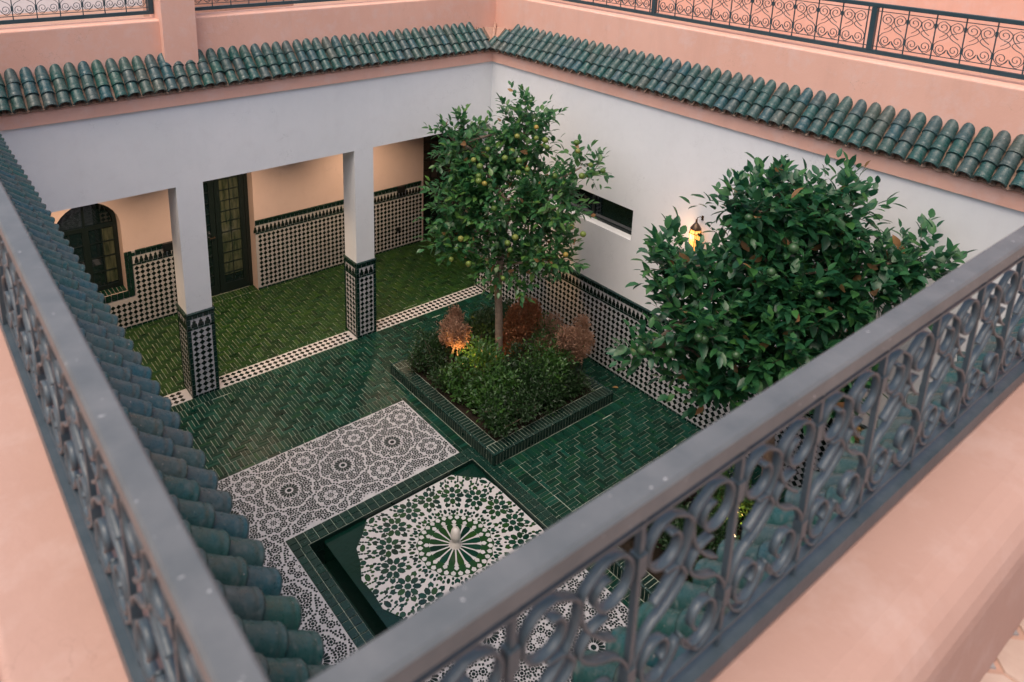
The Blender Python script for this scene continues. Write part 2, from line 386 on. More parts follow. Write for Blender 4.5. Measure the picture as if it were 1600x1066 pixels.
# ------------------------------------------------------------------ zellij helpers
def diamond(d): return [(d/2, 0), (0, d/2), (-d/2, 0), (0, -d/2)]
def hexa(r, n=6, ph=0): return [(r*math.cos(ph+2*PI*i/n), r*math.sin(ph+2*PI*i/n)) for i in range(n)]
# threshold strip between the columns
st = MB(); st.box(-7.2, -.0, .0, .25, -.006, -.002)
strip = st.obj('mosaic_strip', M['white_tile'], kind='structure'); P_ = .08
def in_col(x, y, pad=.015): return any(a-pad < x < b+pad and -.02 < y < .36 for a, b in ((-4.735, -4.418), (-2.362, -2.07)))
lst = []
for i in range(int(6.6/P_)):
    for j in range(3):
        x = -.06-i*P_; y = .045+j*P_
        if not in_col(x, y, .05): lst.append((diamond(P_*.96), (x, y, -.002), X3, Y3, Z3))
pieces(lst, 'tile', M['black_tile'], strip, limit=240, h=.0015, bev=.04)

# fine star mosaic band (frame round the pool)
mb = MB(); mb.box(BX0, BX1, PY1, BY1, -.006, -.002); mb.box(BX0, BX1, BY0, PY0, -.006, -.002); mb.box(BX0, PX0, PY0, PY1, -.006, -.002)
band = mb.obj('mosaic_floor', M['zgrout'], kind='structure'); setp(band, label='black and white star mosaic paving round the fountain')
inband = lambda x, y, m=.004: BX0+m < x < BX1-m and BY0+m < y < BY1-m and not (x > PX0-m and PY0-m < y < PY1+m)
q = MB()
def piece2(poly, cx, cy, ang=0, h=.0015):
    c, s_ = math.cos(ang), math.sin(ang); pp = [(a*c-b*s_, a*s_+b*c) for a, b in poly]
    if all(inband(cx+a, cy+b) for a, b in pp): q.tile(pp, (cx, cy, -.002), X3, Y3, Z3, h, .05)
SP = .653
big = [(-3.152-SP*i, -2.185-SP*j) for i in range(-1, 6) for j in range(-2, 8)]
small = [(x+SP/2, y+SP/2) for x, y in big]
fl_c = []
for cx, cy in big:
    if not inband(cx, cy, -.3): continue
    piece2(hexa(.027, 8), cx, cy)
    for i in range(16):
        a = 2*PI*(i+.5)/16
        piece2([(.044, -.007), (.065, -.0115), (.092, -.0145), (.106, 0), (.092, .0145), (.065, .0115), (.044, .007)], cx, cy, a)
        piece2(diamond(.020), cx+.122*math.cos(a+.196), cy+.108*math.sin(a+.196), a)
        piece2(diamond(.020), cx+.138*math.cos(a), cy+.128*math.sin(a), a)
    for n, r_, ph in ((12, .197, 0), (16, .3265, 0), (16, .335, .5)):
        for i in range(n): a = 2*PI*(i+ph)/n; fl_c.append((cx+r_*math.cos(a), cy+r_*math.sin(a), a))
for cx, cy in small:
    if not inband(cx, cy, -.2): continue
    piece2(hexa(.010, 6), cx, cy)
    for i in range(8):
        a = 2*PI*(i+.5)/8; piece2([(.014, -.004), (.030, -.0085), (.040, 0), (.030, .0085), (.014, .004)], cx, cy, a)
        piece2(diamond(.014), cx+.052*math.cos(a+.39), cy+.052*math.sin(a+.39), a)
    for i in range(8): a = 2*PI*i/8; fl_c.append((cx+.108*math.cos(a), cy+.108*math.sin(a), a))
kept = []; gridd = {}
cen = [(x, y, .130) for x, y in big]+[(x, y, .060) for x, y in small]
def ribbon(x, y, pad):
    for X, Y in big:
        d = math.hypot(x-X, y-Y); an = math.atan2(y-Y, x-X)
        if d < .4 and abs(d-.262-.010*math.cos(8*an)) < pad: return True
    for X, Y in small:
        d = math.hypot(x-X, y-Y)
        if d < .3 and abs(d-.150) < pad: return True
    return False
def try_flower(x, y, a, md):
    if not inband(x, y, -.03) or ribbon(x, y, .035): return
    for X, Y, rr in cen:
        if (x-X)**2+(y-Y)**2 < (rr+.018)**2: return
    gx, gy = int(x/.08), int(y/.08)
    for ix in (-1, 0, 1):
        for iy in (-1, 0, 1):
            for X, Y in gridd.get((gx+ix, gy+iy), ()):
                if (x-X)**2+(y-Y)**2 < md*md: return
    gridd.setdefault((gx, gy), []).append((x, y)); kept.append((x, y, a))
for x, y, a in fl_c: try_flower(x, y, a, .074)
for i in range(int((BX1-BX0)/.0204)):
    for j in range(int((BY1-BY0)/.0204)):
        try_flower(BX0+i*.0204, BY0+j*.0204, 0, .077)
for x, y, a in kept:
    piece2(hexa(.0175, 6), x, y, a)
    for i in range(8):
        b = a+2*PI*i/8
        piece2([(.0205, 0), (.0265, -.0112), (.0360, -.0110), (.0425, 0), (.0360, .0110), (.0265, .0112)], x, y, b)
used = {}
def near_used(x, y, md):
    gx, gy = int(x/.03), int(y/.03)
    return any((x-X)**2+(y-Y)**2 < md*md for ix in (-1, 0, 1) for iy in (-1, 0, 1) for X, Y in used.get((gx+ix, gy+iy), ()))
for i in range(int((BX1-BX0)/.0085)):
    for j in range(int((BY1-BY0)/.0085)):
        x, y = BX0+i*.0085, BY0+j*.0085
        if not inband(x, y, .006) or ribbon(x, y, .017): continue
        gx, gy = int(x/.08), int(y/.08)
        if any((x-X)**2+(y-Y)**2 < .0520**2 for ix in (-1, 0, 1) for iy in (-1, 0, 1) for X, Y in gridd.get((gx+ix, gy+iy), ())): continue
        if any((x-X)**2+(y-Y)**2 < (rr_+.012)**2 for X, Y, rr_ in cen if abs(x-X) < .2 and abs(y-Y) < .2) or near_used(x, y, .0245): continue
        used.setdefault((int(x/.03), int(y/.03)), []).append((x, y)); piece2(diamond(.0300), x, y, .4)
q.obj('zellij_pieces', M['dark_zellij'], band, kind='stuff')

# ------------------------------------------------------------------ fountain basin
TXX = -4.456
ft = thing('fountain', 'sunken square fountain basin with a green and white star mosaic and a white marble spout', 'fountain', (PCX, PCY, 0))
rim = []
def rimrow(x0, x1, y0, y1, along_x, n2=2):
    L = (x1-x0) if along_x else (y1-y0); n = round(L/.1)
    for i in range(n):
        for r_ in range(n2):
            if along_x:
                wy = (y1-y0)/n2; wx = L/n; c = (x0+(i+.5)*wx, y0+(r_+.5)*wy)
            else:
                wx = (x1-x0)/n2; wy = L/n; c = (x0+(r_+.5)*wx, y0+(i+.5)*wy)
            rim.append(([(-wx/2+.0025, -wy/2+.0025), (wx/2-.0025, -wy/2+.0025), (wx/2-.0025, wy/2-.0025), (-wx/2+.0025, wy/2-.0025)], (c[0], c[1], -.006), X3, Y3, Z3))
rimrow(PX0, PX1, IY1, PY1, True); rimrow(PX0, PX1, PY0, IY0, True); rimrow(PX0, IX0, IY0, IY1, False); rimrow(IX1, PX1, IY0, IY1, False)
pieces(rim, 'tile', M['border_green'], ft, limit=250, h=.008, bev=.05, vis=inview)
b = MB()
b.box(IX0, IX0+.006, IY0, IY1, -.36, -.012); b.box(IX1-.006, IX1, IY0, IY1, -.36, -.012); b.box(IX0+.006, IX1-.006, IY0, IY0+.006, -.36, -.012); b.box(IX0+.006, IX1-.006, IY1-.006, IY1, -.36, -.012)
b.box(IX0+.007, TXX, IY0+.007, IY1-.007, -.36, -.34); b.obj('basin_wall', M['bejmat_dark'], ft)
TX = -4.455
b = MB(); b.box(TX, IX1-.008, IY0+.008, IY1-.008, -.36, -.058); b.obj('platform', M['pool_green'], ft)
ZP = -.058; lst = []
def fp(poly, r_, a, da=0): # piece in polar frame of the fountain
    c, s_ = math.cos(a+da), math.sin(a+da)
    lst.append(([(x*c-y*s_, x*s_+y*c) for x, y in poly], (PCX+r_*math.cos(a), PCY+r_*math.sin(a), ZP+.004), X3, Y3, Z3))
RO = .985
b = MB(); oc = [(PCX+RO/math.cos(PI/16)*math.cos(PI/16+2*PI*i/16), PCY+RO/math.cos(PI/16)*math.sin(PI/16+2*PI*i/16)) for i in range(16)]
oc = []
for i in range(32):
    a = 2*PI*i/32; rr = RO+(.0 if i % 2 else -.035); oc.append((PCX+rr*math.cos(a), PCY+rr*math.sin(a)))
oc = [(min(max(x, TX+.02), IX1-.02), min(max(y, IY0+.02), IY1-.02)) for x, y in oc]
prism(b, oc, 2, ZP+.001, ZP+.004); b.obj('mosaic_ground', M['white_tile'], ft)
def oval(L, W, tip=.5): return [(-L/2, 0), (-L*.28, -W*.42), (0, -W/2), (L*.28, -W*.42), (L/2, 0), (L*.28, W*.42), (0, W/2), (-L*.28, W*.42)]
def heart(L, W): return [(-L/2, 0), (-L*.1, -W/2), (L*.35, -W*.38), (L/2, 0), (L*.35, W*.38), (-L*.1, W/2)]
def arrow(L, W): return [(-L*.5, 0), (-L*.1, -W/2), (L*.5, -W*.42), (L*.25, 0), (L*.5, W*.42), (-L*.1, W/2)]
wl = []; occ = []
def free(x, y, r_): return all((x-X)**2+(y-Y)**2 > (r_+q_)**2*.80 for X, Y, q_ in occ)
def fq(poly, x, y, ang, rad, force=False, white=False):
    if not force and not free(x, y, rad): return
    if math.hypot(x, y)+rad*.6 > RO-.005: return
    occ.append((x, y, rad)); c, s_ = math.cos(ang), math.sin(ang)
    (wl if white else lst).append(([(u*c-v*s_, u*s_+v*c) for u, v in poly], (PCX+x, PCY+y, ZP+.004+(.003 if white else 0)), X3, Y3, Z3))
def pol(r_, a): return r_*math.cos(a), r_*math.sin(a)
def star8(r_): return [(( r_ if i % 2 == 0 else r_*.62)*math.cos(PI*i/8), (r_ if i % 2 == 0 else r_*.62)*math.sin(PI*i/8)) for i in range(16)]
dk = MB(); ring_o = [pol(.400 if i % 2 else .375, 2*PI*i/32) for i in range(32)]; ring_i = [pol(.270 if i % 2 else .255, 2*PI*i/32) for i in range(32)]
vs = [(PCX+x, PCY+y, ZP+.0065) for x, y in ring_o+ring_i]
dk.add(vs, [(i, (i+1) % 32, 32+(i+1) % 32, 32+i) for i in range(32)]); dk.obj('dark_ring', M['star_green'], ft)
for i in range(16):
    a = 2*PI*i/16; ah = a+PI/16
    x, y = pol(.165, a); fq([(-.10, -.006), (.045, -.034), (.090, -.031), (.100, 0), (.090, .031), (.045, .034), (-.10, .006)], x, y, a, .045, True)
    x, y = pol(.292, ah); fq(heart(.054, .048), x, y, ah+PI, .02, True, True)
    for s2 in (-1, 1): x, y = pol(.352, a+s2*.098); fq(heart(.056, .050), x, y, a+s2*.098, .02, True, True)
    x, y = pol(.665, ah); fq(hexa(.037, 8, PI/8), x, y, ah, .034, True)
    for m_ in range(8):
        ba = ah+2*PI*m_/8; fx, fy = x+.086*math.cos(ba), y+.086*math.sin(ba); fq(oval(.092, .060), fx, fy, ba, .034)
for i in range(16):
    a = 2*PI*i/16; ah = a+PI/16; x0_, y0_ = pol(.665, ah)
    for m_ in range(8):
        ba = ah+2*PI*(m_+.5)/8; fx, fy = x0_+.150*math.cos(ba), y0_+.150*math.sin(ba)
        if .47 < math.hypot(fx, fy) < .97: fq(arrow(.074, .058), fx, fy, ba+PI, .027)
    x, y = pol(.432, ah); fq(arrow(.064, .058), x, y, ah, .024)
    x, y = pol(.442, a); fq(oval(.07, .036), x, y, a, .022)
    for s2 in (-1, 1): x, y = pol(.495, a+s2*.10); fq(arrow(.066, .05), x, y, a+s2*.35+PI, .024)
    x, y = pol(.925, a); fq(hexa(.032, 8), x, y, a, .032)
    x, y = pol(.925, ah); fq(oval(.10, .056), x, y, ah+PI/2, .040)
    for s2 in (-1, 1):
        x, y = pol(.855, a+s2*.07); fq(arrow(.060, .046), x, y, a+s2*.25, .024)
        x, y = pol(.80, ah+s2*.075); fq(arrow(.055, .046), x, y, ah-s2*.4, .024)
        x, y = pol(.545, a+s2*.11); fq(arrow(.05, .04), x, y, a+s2*.5, .021)
for r_, n_, sz_ in ((.41, 32, .030), (.46, 32, .034), (.49, 32, .036), (.53, 32, .034), (.58, 32, .034), (.75, 48, .036), (.78, 48, .034), (.82, 64, .034), (.86, 64, .036), (.89, 64, .034), (.945, 64, .034), (.965, 64, .030), (.44, 48, .026), (.51, 48, .026), (.55, 48, .026), (.60, 48, .026), (.64, 48, .024), (.71, 64, .024), (.77, 64, .026), (.80, 64, .026), (.84, 64, .026), (.875, 80, .026), (.90, 80, .024), (.93, 80, .024), (.955, 80, .022)):
    for i in range(n_): x, y = pol(r_, 2*PI*(i+.5)/n_); fq(oval(sz_*1.3, sz_*.85), x, y, 2*PI*(i+.5)/n_, sz_*.5)
okp = lambda t: TX+.05 < t[1][0] < IX1-.04 and IY0+.05 < t[1][1] < IY1-.04
pieces([t for t in lst if okp(t)], 'star_tile', M['star_green'], ft, limit=285, h=.002, bev=.03, vis=lambda o: inview(o))
pieces([t for t in wl if okp(t)], 'heart_tile', M['white_tile'], ft, limit=60, h=.002, bev=.03)
b = MB(); b.lathe([(.060, 0), (.062, .015), (.040, .035), (.034, .055), (.048, .08), (.052, .12), (.043, .17), (.028, .20), (.0, .21)], 24, (PCX-.0, PCY, ZP+.004)); b.obj('spout', M['marble'], ft, smooth=True)
# ------------------------------------------------------------------ planters
def planter(P, label, grp='tiled planter curbs'):
    x0, x1, y0, y1 = P; t = thing('planter', label, 'planter', ((x0+x1)/2, (y0+y1)/2, 0)); hz = .15; wd = .17
    m = MB(); c = .004
    m.box(x0+c, x1-c, y0+c, y0+wd, -.005, hz-.004); m.box(x0+c, x1-c, y1-wd, y1-c, -.005, hz-.004)
    m.box(x0+c, x0+wd, y0+wd, y1-wd, -.005, hz-.004); m.box(x1-wd, x1-c, y0+wd, y1-wd, -.005, hz-.004); m.obj('curb', M['grout'], t)
    s_ = MB(); nx, ny = 26, 28; ax = np.linspace(x0+wd-.01, x1-wd+.01, nx); ay = np.linspace(y0+wd-.01, y1-wd+.01, ny)
    vs = [(X, Y, .105+.035*random.random()) for Y in ay for X in ax]
    s_.add(vs, [(j*nx+i, j*nx+i+1, (j+1)*nx+i+1, (j+1)*nx+i) for j in range(ny-1) for i in range(nx-1)]); s_.obj('soil', M['soil'], t, smooth=True)
    L = []
    def row(a0, a1, fixed, ax_, side):
        n = round((a1-a0)/BWd); st_ = (a1-a0)/n
        for i in range(n):
            c = a0+(i+.5)*st_
            if ax_ == 0: L.append(([(-st_/2+G*1.3, -.06), (st_/2-G*1.3, -.06), (st_/2-G*1.3, .075), (-st_/2+G*1.3, .075)] if side < 0 else [(-st_/2+G*1.3, -.075), (st_/2-G*1.3, -.075), (st_/2-G*1.3, .06), (-st_/2+G*1.3, .06)], (c, fixed, hz-.008), X3, Y3, Z3))
            else: L.append(([(-.06, -st_/2+G*1.3), (.075, -st_/2+G*1.3), (.075, st_/2-G*1.3), (-.06, st_/2-G*1.3)] if side < 0 else [(-.075, -st_/2+G*1.3), (.06, -st_/2+G*1.3), (.06, st_/2-G*1.3), (-.075, st_/2-G*1.3)], (fixed, c, hz-.008), X3, Y3, Z3))
    row(x0+.03, x1-.03, y0+.088, 0, -1); row(x0+.03, x1-.03, y1-.088, 0, 1); row(y0+wd, y1-wd, x0+.088, 1, -1); row(y0+wd, y1-wd, x1-.088, 1, 1)
    L = [(p_, (o_[0], o_[1], o_[2]+.005), a_1, a_2, a_3) for p_, o_, a_1, a_2, a_3 in L]
    pieces(L, 'coping_brick', M['bejmat_dark'], t, limit=160, h=.004, bev=.05, vis=lambda o: o[0] < x0+.3 or o[1] < y0+.3)
    F = []
    n = round((x1-x0)/.047); s2 = (x1-x0)/n
    for i in range(n):
        F.append(([(-s2/2+.0035, -.066), (s2/2-.0035, -.066), (s2/2-.0035, .062), (-s2/2+.0035, .062)], (x0+(i+.5)*s2, y0+c, .068), X3, Z3, NY))
        F.append(([(-s2/2+.0035, -.066), (s2/2-.0035, -.066), (s2/2-.0035, .062), (-s2/2+.0035, .062)], (x0+(i+.5)*s2, y1-c, .068), NX, Z3, Y3))
    n = round((y1-y0)/.047); s2 = (y1-y0)/n
    for i in range(n):
        F.append(([(-s2/2+.0035, -.066), (s2/2-.0035, -.066), (s2/2-.0035, .062), (-s2/2+.0035, .062)], (x0+c, y0+(i+.5)*s2, .068), NY, Z3, NX))
        F.append(([(-s2/2+.0035, -.066), (s2/2-.0035, -.066), (s2/2-.0035, .062), (-s2/2+.0035, .062)], (x1-c, y0+(i+.5)*s2, .068), Y3, Z3, X3))
    pieces(F, 'side_brick', M['bejmat_dark'], t, limit=110, h=.003, bev=.05, vis=lambda o: o[0] < x0+.05 or o[1] < y0+.05)
    # rounded arris strips along the top edge
    e = MB(); rr = .016
    for p0, p1 in (((x0, y0), (x1, y0)), ((x1, y0), (x1, y1)), ((x1, y1), (x0, y1)), ((x0, y1), (x0, y0))):
        d = Vector((p1[0]-p0[0], p1[1]-p0[1], 0)); n = max(1, round(d.length/.15)); d1 = d.normalized(); inn = Vector((-d1.y, d1.x, 0))*.016
        for i in range(n):
            A = Vector((*p0, hz-.014))+inn+d*((i+.02)/n); B = Vector((*p0, hz-.014))+inn+d*((i+.98)/n); e.tube([A, B], rr, 8)
    e.obj('edge_trim', M['border_green'], t, smooth=False)
    return t
planter(PL, 'low green tiled planter with the slim fruit tree and russet shrubs beside the arcade')
planter(PL2, 'low green tiled planter under the broad citrus tree behind the near railing')

# ------------------------------------------------------------------ dado builder
def dado(parent, o, ex, nz, L, Hh, P=.075, limit=0, gaps=(), frame_l=True, frame_r=True, vis=None, nm='tile'):
    """tiled dado on a wall: o = lower start corner, ex = direction along the wall, nz = wall normal"""
    o = Vector(o); E_ = Vector(ex); Zv = Vector(Z3); Nn = Vector(nz)
    ok = lambda s_, z_, m=0: not any(g0-m < s_ < g1+m and h0-m < z_ < h1+m for g0, g1, h0, h1 in gaps)
    W = lambda s_, z_, d=.0: tuple(o+E_*s_+Zv*z_+Nn*d)
    xs = sorted({0, L, *[min(max(v, 0), L) for g_ in gaps for v in g_[:2]]}); zs = sorted({0, Hh, *[min(max(v, 0), Hh) for g_ in gaps for v in g_[2:]]})
    m = MB()
    for i in range(len(xs)-1):
        for j in range(len(zs)-1):
            if xs[i+1]-xs[i] < 1e-4 or zs[j+1]-zs[j] < 1e-4 or not ok((xs[i]+xs[i+1])/2, (zs[j]+zs[j+1])/2): continue
            q0, q1, z0, z1 = xs[i], xs[i+1], zs[j], zs[j+1]
            vs = [W(a, c, d) for d in (.001, .010) for a, c in ((q0, z0), (q1, z0), (q1, z1), (q0, z1))]
            m.add(vs, [(4, 5, 6, 7), (0, 1, 5, 4), (1, 2, 6, 5), (2, 3, 7, 6), (3, 0, 4, 7)])
    pan = m.obj('dado_panel', M['white_tile'], parent)
    ld = MB()          # glazed ledge on top
    for s0, s1 in ((0, L),):
        n = max(1, round((s1-s0)/.15))
        for i in range(n):
            a, b2 = s0+(i+.015)*(s1-s0)/n, s0+(i+.985)*(s1-s0)/n
            if not ok((a+b2)/2, Hh-.01): continue
            vs = [W(x, z, d) for x in (a, b2) for z, d in ((Hh-.028, .010), (Hh-.028, .026), (Hh-.006, .030), (Hh+.002, .018), (Hh+.002, .001))]
            ld.add(vs, [(0, 1, 2, 3, 4), (9, 8, 7, 6, 5), (0, 5, 6, 1), (1, 6, 7, 2), (2, 7, 8, 3), (3, 8, 9, 4)])
    ld.obj('ledge', M['border_green'], parent)
    sq = []; e3 = tuple(E_); n3 = tuple(Nn)
    def rect(s0, s1, z0, z1, gg=.002): return ([(-(s1-s0)/2+gg, -(z1-z0)/2+gg), ((s1-s0)/2-gg, -(z1-z0)/2+gg), ((s1-s0)/2-gg, (z1-z0)/2-gg), (-(s1-s0)/2+gg, (z1-z0)/2-gg)], W((s0+s1)/2, (z0+z1)/2, .010), e3, Z3, n3)
    fr = MB()
    FR = []
    n = max(1, round(L/.075))
    for i in range(n):
        s0, s1 = i*L/n, (i+1)*L/n
        if ok((s0+s1)/2, Hh-.06): FR.append(rect(s0, s1, Hh-.085, Hh-.03))
        if ok((s0+s1)/2, .02): FR.append(rect(s0, s1, .0, .035))
        if ok((s0+s1)/2, Hh-.24): FR.append(rect(s0, s1, Hh-.235, Hh-.205))
    f0, f1 = (.045 if frame_l else 0), (.045 if frame_r else 0)
    n = round((Hh-.12)/.075)
    for i in range(n):
        z0, z1 = .035+i*(Hh-.12)/n, .035+(i+1)*(Hh-.12)/n
        if frame_l: FR.append(rect(0, f0, z0, z1))
        if frame_r: FR.append(rect(L-f1, L, z0, z1))
    for p, oo, a, b2, c in FR: fr.tile(p, oo, a, b2, c, .004, .05)
    fr.obj('border_tile_rows', M['border_green'], parent, kind='stuff')
    tr = MB(); pt = P*.88; n = max(1, int((L-f0-f1)/pt)); pt = (L-f0-f1)/n     # merlon frieze
    for i in range(n):
        s = f0+(i+.5)*pt
        if not ok(s, Hh-.15): continue
        tr.tile([(-pt*.46, -.058), (pt*.46, -.058), (pt*.42, -.01), (pt*.26, .0), (pt*.26, .028), (pt*.10, .034), (0, .060), (-pt*.10, .034), (-pt*.26, .028), (-pt*.26, .0), (-pt*.42, -.01)], W(s, Hh-.147, .010), e3, Z3, n3, .003, .04)
    tr.obj('merlon_tile_row', M['black_tile'], parent, kind='stuff')
    D = []; top = Hh-.245; nx_ = max(1, round((L-f0-f1-.01)/P)); px_ = (L-f0-f1-.01)/nx_; nz_ = max(1, round((top-.045)/P)); pz_ = (top-.045)/nz_
    dots = []
    for i in range(nx_):
        for j in range(nz_):
            s, z = f0+.005+(i+.5)*px_, .045+(j+.5)*pz_
            if ok(s, z, P*.45): D.append(([(px_*.47, 0), (0, pz_*.49), (-px_*.47, 0), (0, -pz_*.49)], W(s, z, .010), e3, Z3, n3))
            if i % 2 and j % 2 and i < nx_-1 and j < nz_-1 and ok(s, z, P):
                for u_, v_ in ((.0, .18), (.18, 0), (0, -.18), (-.18, 0)):
                    dots.append((diamond(P*.12), W(s+px_/2+u_*px_, z+pz_/2+v_*pz_, .010), e3, Z3, n3))
    pieces(D, nm, M['black_tile'], parent, limit=limit, stuffname='diamond_tiles', h=.003, bev=.05, vis=vis)
    dm = MB()
    for p, oo, a, b2, c in dots: dm.tile(p, oo, a, b2, c, .002, .05)
    if dots: dm.obj('dot_tiles', M['black_tile'], parent, kind='stuff')

# ------------------------------------------------------------------ columns
def column(x0, x1, label):
    t = thing('column', label, 'column', ((x0+x1)/2, .165, 0), 'square columns carrying the arcade beam'); y0, y1 = .0, .33; Hc = 1.188
    m = MB(); m.box(x0, x1, y0, y1, -.004, H2); m.obj('shaft', M['white'], t)
    for face in range(4):
        o, ex, nz, L = [((x0-.012, y0-.002, 0), X3, NY, x1-x0+.024), ((x1+.002, y0-.012, 0), Y3, X3, y1-y0+.024), ((x1+.012, y1+.002, 0), NX, Y3, x1-x0+.024), ((x0-.002, y1+.012, 0), NY, NX, y1-y0+.024)][face]
        if face == 1: continue
        # one face of the tiled base; pieces of the two visible faces stay separate
        dado(t, o, ex, nz, L, Hc, P=.078, limit=(60 if face in (0,) else 0))
    o = ((x1+.002, y0-.012, 0)); dado(t, o, Y3, X3, y1-y0+.024, Hc, P=.078)
    return t
column(-4.735, -4.418, 'left white square column with a black and white tiled base between arched window and glazed door')
column(-2.362, -2.07, 'right white square column with a black and white tiled base nearer the slim fruit tree')

# ------------------------------------------------------------------ walls
t = thing('arcade_beam', 'long white plastered beam above the arcade columns', 'beam', (-3.3, .16, H2))
m = MB(); m.box(XW, 0, 0, .33, H2, H1); m.obj('plaster', M['white'], t)
ew = thing('courtyard_wall', 'white side wall with the slit window and lantern behind both trees', 'wall', (.15, -3.8, 0))
WIN = (-2.905, -1.30, 2.016, 2.428)
m = MB(); slab_holes(m, 0, 0, .30, YS-.6, 0, -.004, H1, [WIN]); m.box(0, .30, 0, .25, -.004, H1); m.obj('plaster', M['white'], ew)
dado(ew, (-.0, .25, 0), NY, NX, 7.95, 1.2, P=.078, limit=LIM, frame_r=False, vis=lambda o: inview(o) and o[1] > -5.2 and o[1] < -2.2)
wf = MB(); y0, y1, z0, z1 = WIN
wf.box(.13, .17, y0, y1, z0, z0+.03); wf.box(.13, .17, y0, y1, z1-.03, z1); wf.box(.13, .17, y0, y0+.03, z0+.03, z1-.03); wf.box(.13, .17, y1-.03, y1, z0+.03, z1-.03); wf.box(.13, .17, (y0+y1)/2-.02, (y0+y1)/2+.02, z0+.03, z1-.03)
sw = wf.obj('window', M['frame'], ew)
p = MB(); p.box(.148, .152, y0+.03, (y0+y1)/2-.02, z0+.03, z1-.03); p.box(.148, .152, (y0+y1)/2+.02, y1-.03, z0+.03, z1-.03); p.obj('pane', M['glass'], sw)
p = MB(); p.box(.30, .32, y0-.1, y1+.1, z0-.1, z1+.1); p.obj('window_backing', M['black'], ew)
ww = thing('courtyard_wall', 'white wall under the tiled eave beside the left railing', 'wall', (XW-.15, -3.8, 0))
m = MB(); m.box(XW-.3, XW, YS-.6, 0, -.004, H1); m.obj('plaster', M['white'], ww)
dado(ww, (XW, YS, 0), Y3, X3, 7.74, 1.2, P=.078)
ss = thing('courtyard_wall', 'white wall under the tiled eave below the near right railing', 'wall', (-3.3, YS-.15, 0))
m = MB(); m.box(XW, 0, YS-.3, YS, -.004, H1); m.obj('plaster', M['white'], ss)
dado(ss, (0, YS, 0), NX, Y3, -XW, 1.2, P=.078)
# arcade room: back wall
bw = thing('arcade_wall', 'warm lit rear wall of the arcade with tiled dado, arched window and glazed doors', 'wall', (-3, DB, 0))
AW = (-5.75, -4.90, .60, 2.05)     # arched window opening (springing at 1.62)
D1 = (-4.02, -2.95, -.004, 2.25); D2 = (.26, 1.40, -.004, 2.35)
m = MB(); slab_holes(m, 1, DB, DB+.30, XA0, XA1, -.004, H2+.3, [AW, D1, D2])
ra = (AW[1]-AW[0])/2; zc = AW[3]-ra; xc = (AW[0]+AW[1])/2
for sgn in (-1, 1):
    pts = [(xc+sgn*ra, AW[3]), (xc+sgn*ra, zc)]+[(xc+sgn*ra*math.cos(PI/2*i/8), zc+ra*math.sin(PI/2*i/8)) for i in range(1, 9)]
    for i in range(1, len(pts)-1):
        tri = [pts[0], pts[i], pts[i+1]]
        if sgn < 0: tri = tri[::-1]
        prism(m, tri, 1, DB, DB+.30)
m.obj('plaster', M['cream'], bw)
gx = lambda x: x-XA0
dado(bw, (XA0, DB, 0), X3, NY, XA1-XA0, 1.2, P=.075, limit=0,
     gaps=[(gx(AW[0])-.11, gx(AW[1])+.11, AW[2]-.11, 2), (gx(D1[0])-.0, gx(D1[1])+.0, -.1, 2), (gx(D2[0])-.03, gx(D2[1])+.03, -.1, 2)])
# green frame round window
g_ = MB()
def grect(x0, x1, z0, z1): g_.tile([(-(x1-x0)/2+.002, -(z1-z0)/2+.002), ((x1-x0)/2-.002, -(z1-z0)/2+.002), ((x1-x0)/2-.002, (z1-z0)/2-.002), (-(x1-x0)/2+.002, (z1-z0)/2-.002)], ((x0+x1)/2, DB, (z0+z1)/2), X3, Z3, NY, .016, .03)
for k_ in (0, 1):
    for i in range(9):
        z = AW[2]+i*.067
        grect(AW[1]+k_*.052, AW[1]+.05+k_*.052, z, z+.065); grect(AW[0]-.05-k_*.052, AW[0]-k_*.052, z, z+.065)
    n = 13
    for i in range(n):
        x = AW[0]-.1+i*(ra*2+.2)/n; grect(x, x+(ra*2+.2)/n-.002, AW[2]-.052-k_*.052, AW[2]-.002-k_*.052)
g_.obj('window_surround', M['border_green'], bw)
L = []
for i in range(16):
    for j in range(5):
        L.append(([(-.025, -.024), (.025, -.024), (.025, .024), (-.025, .024)], (AW[0]+.028+i*.053, DB+.03+j*.053, AW[2]-.001), X3, Y3, Z3))
pieces(L, 'sill_tile', M['bejmat'], bw, limit=80, h=.006, bev=.05)
# arched window joinery
def bar(mb, x0, x1, z0, z1, y=DB+.20, d=.05): mb.box(x0, x1, y, y+d, z0, z1)
f = MB()
arc = [(xc+ra*math.cos(PI*i/20), zc+ra*math.sin(PI*i/20)) for i in range(21)]; arc2 = [(xc+(ra-.055)*math.cos(PI*i/20), zc+(ra-.055)*math.sin(PI*i/20)) for i in range(21)]
for i in range(20): prism(f, [arc[i], arc[i+1], arc2[i+1], arc2[i]], 1, DB+.20, DB+.25)
bar(f, AW[0], AW[0]+.055, AW[2]+.006, zc); bar(f, AW[1]-.055, AW[1], AW[2]+.006, zc); bar(f, AW[0]+.055, AW[1]-.055, AW[2]+.006, AW[2]+.07)
bar(f, AW[0]+.055, AW[1]-.055, 1.56, 1.62); bar(f, xc-.045, xc+.045, AW[2]+.07, 1.56); bar(f, xc-.012, xc+.012, 1.62, AW[3]-.05)
for sx in (-1, 1):
    a0 = xc+.045 if sx > 0 else AW[0]+.055; a1 = AW[1]-.055 if sx > 0 else xc-.045
    bar(f, (a0+a1)/2-.008, (a0+a1)/2+.008, AW[2]+.07, 1.56, DB+.205, .03)
    for i in range(1, 4): bar(f, a0, a1, AW[2]+.07+i*.225-.007, AW[2]+.07+i*.225+.007, DB+.207, .028)
win = f.obj('window', M['frame'], bw)
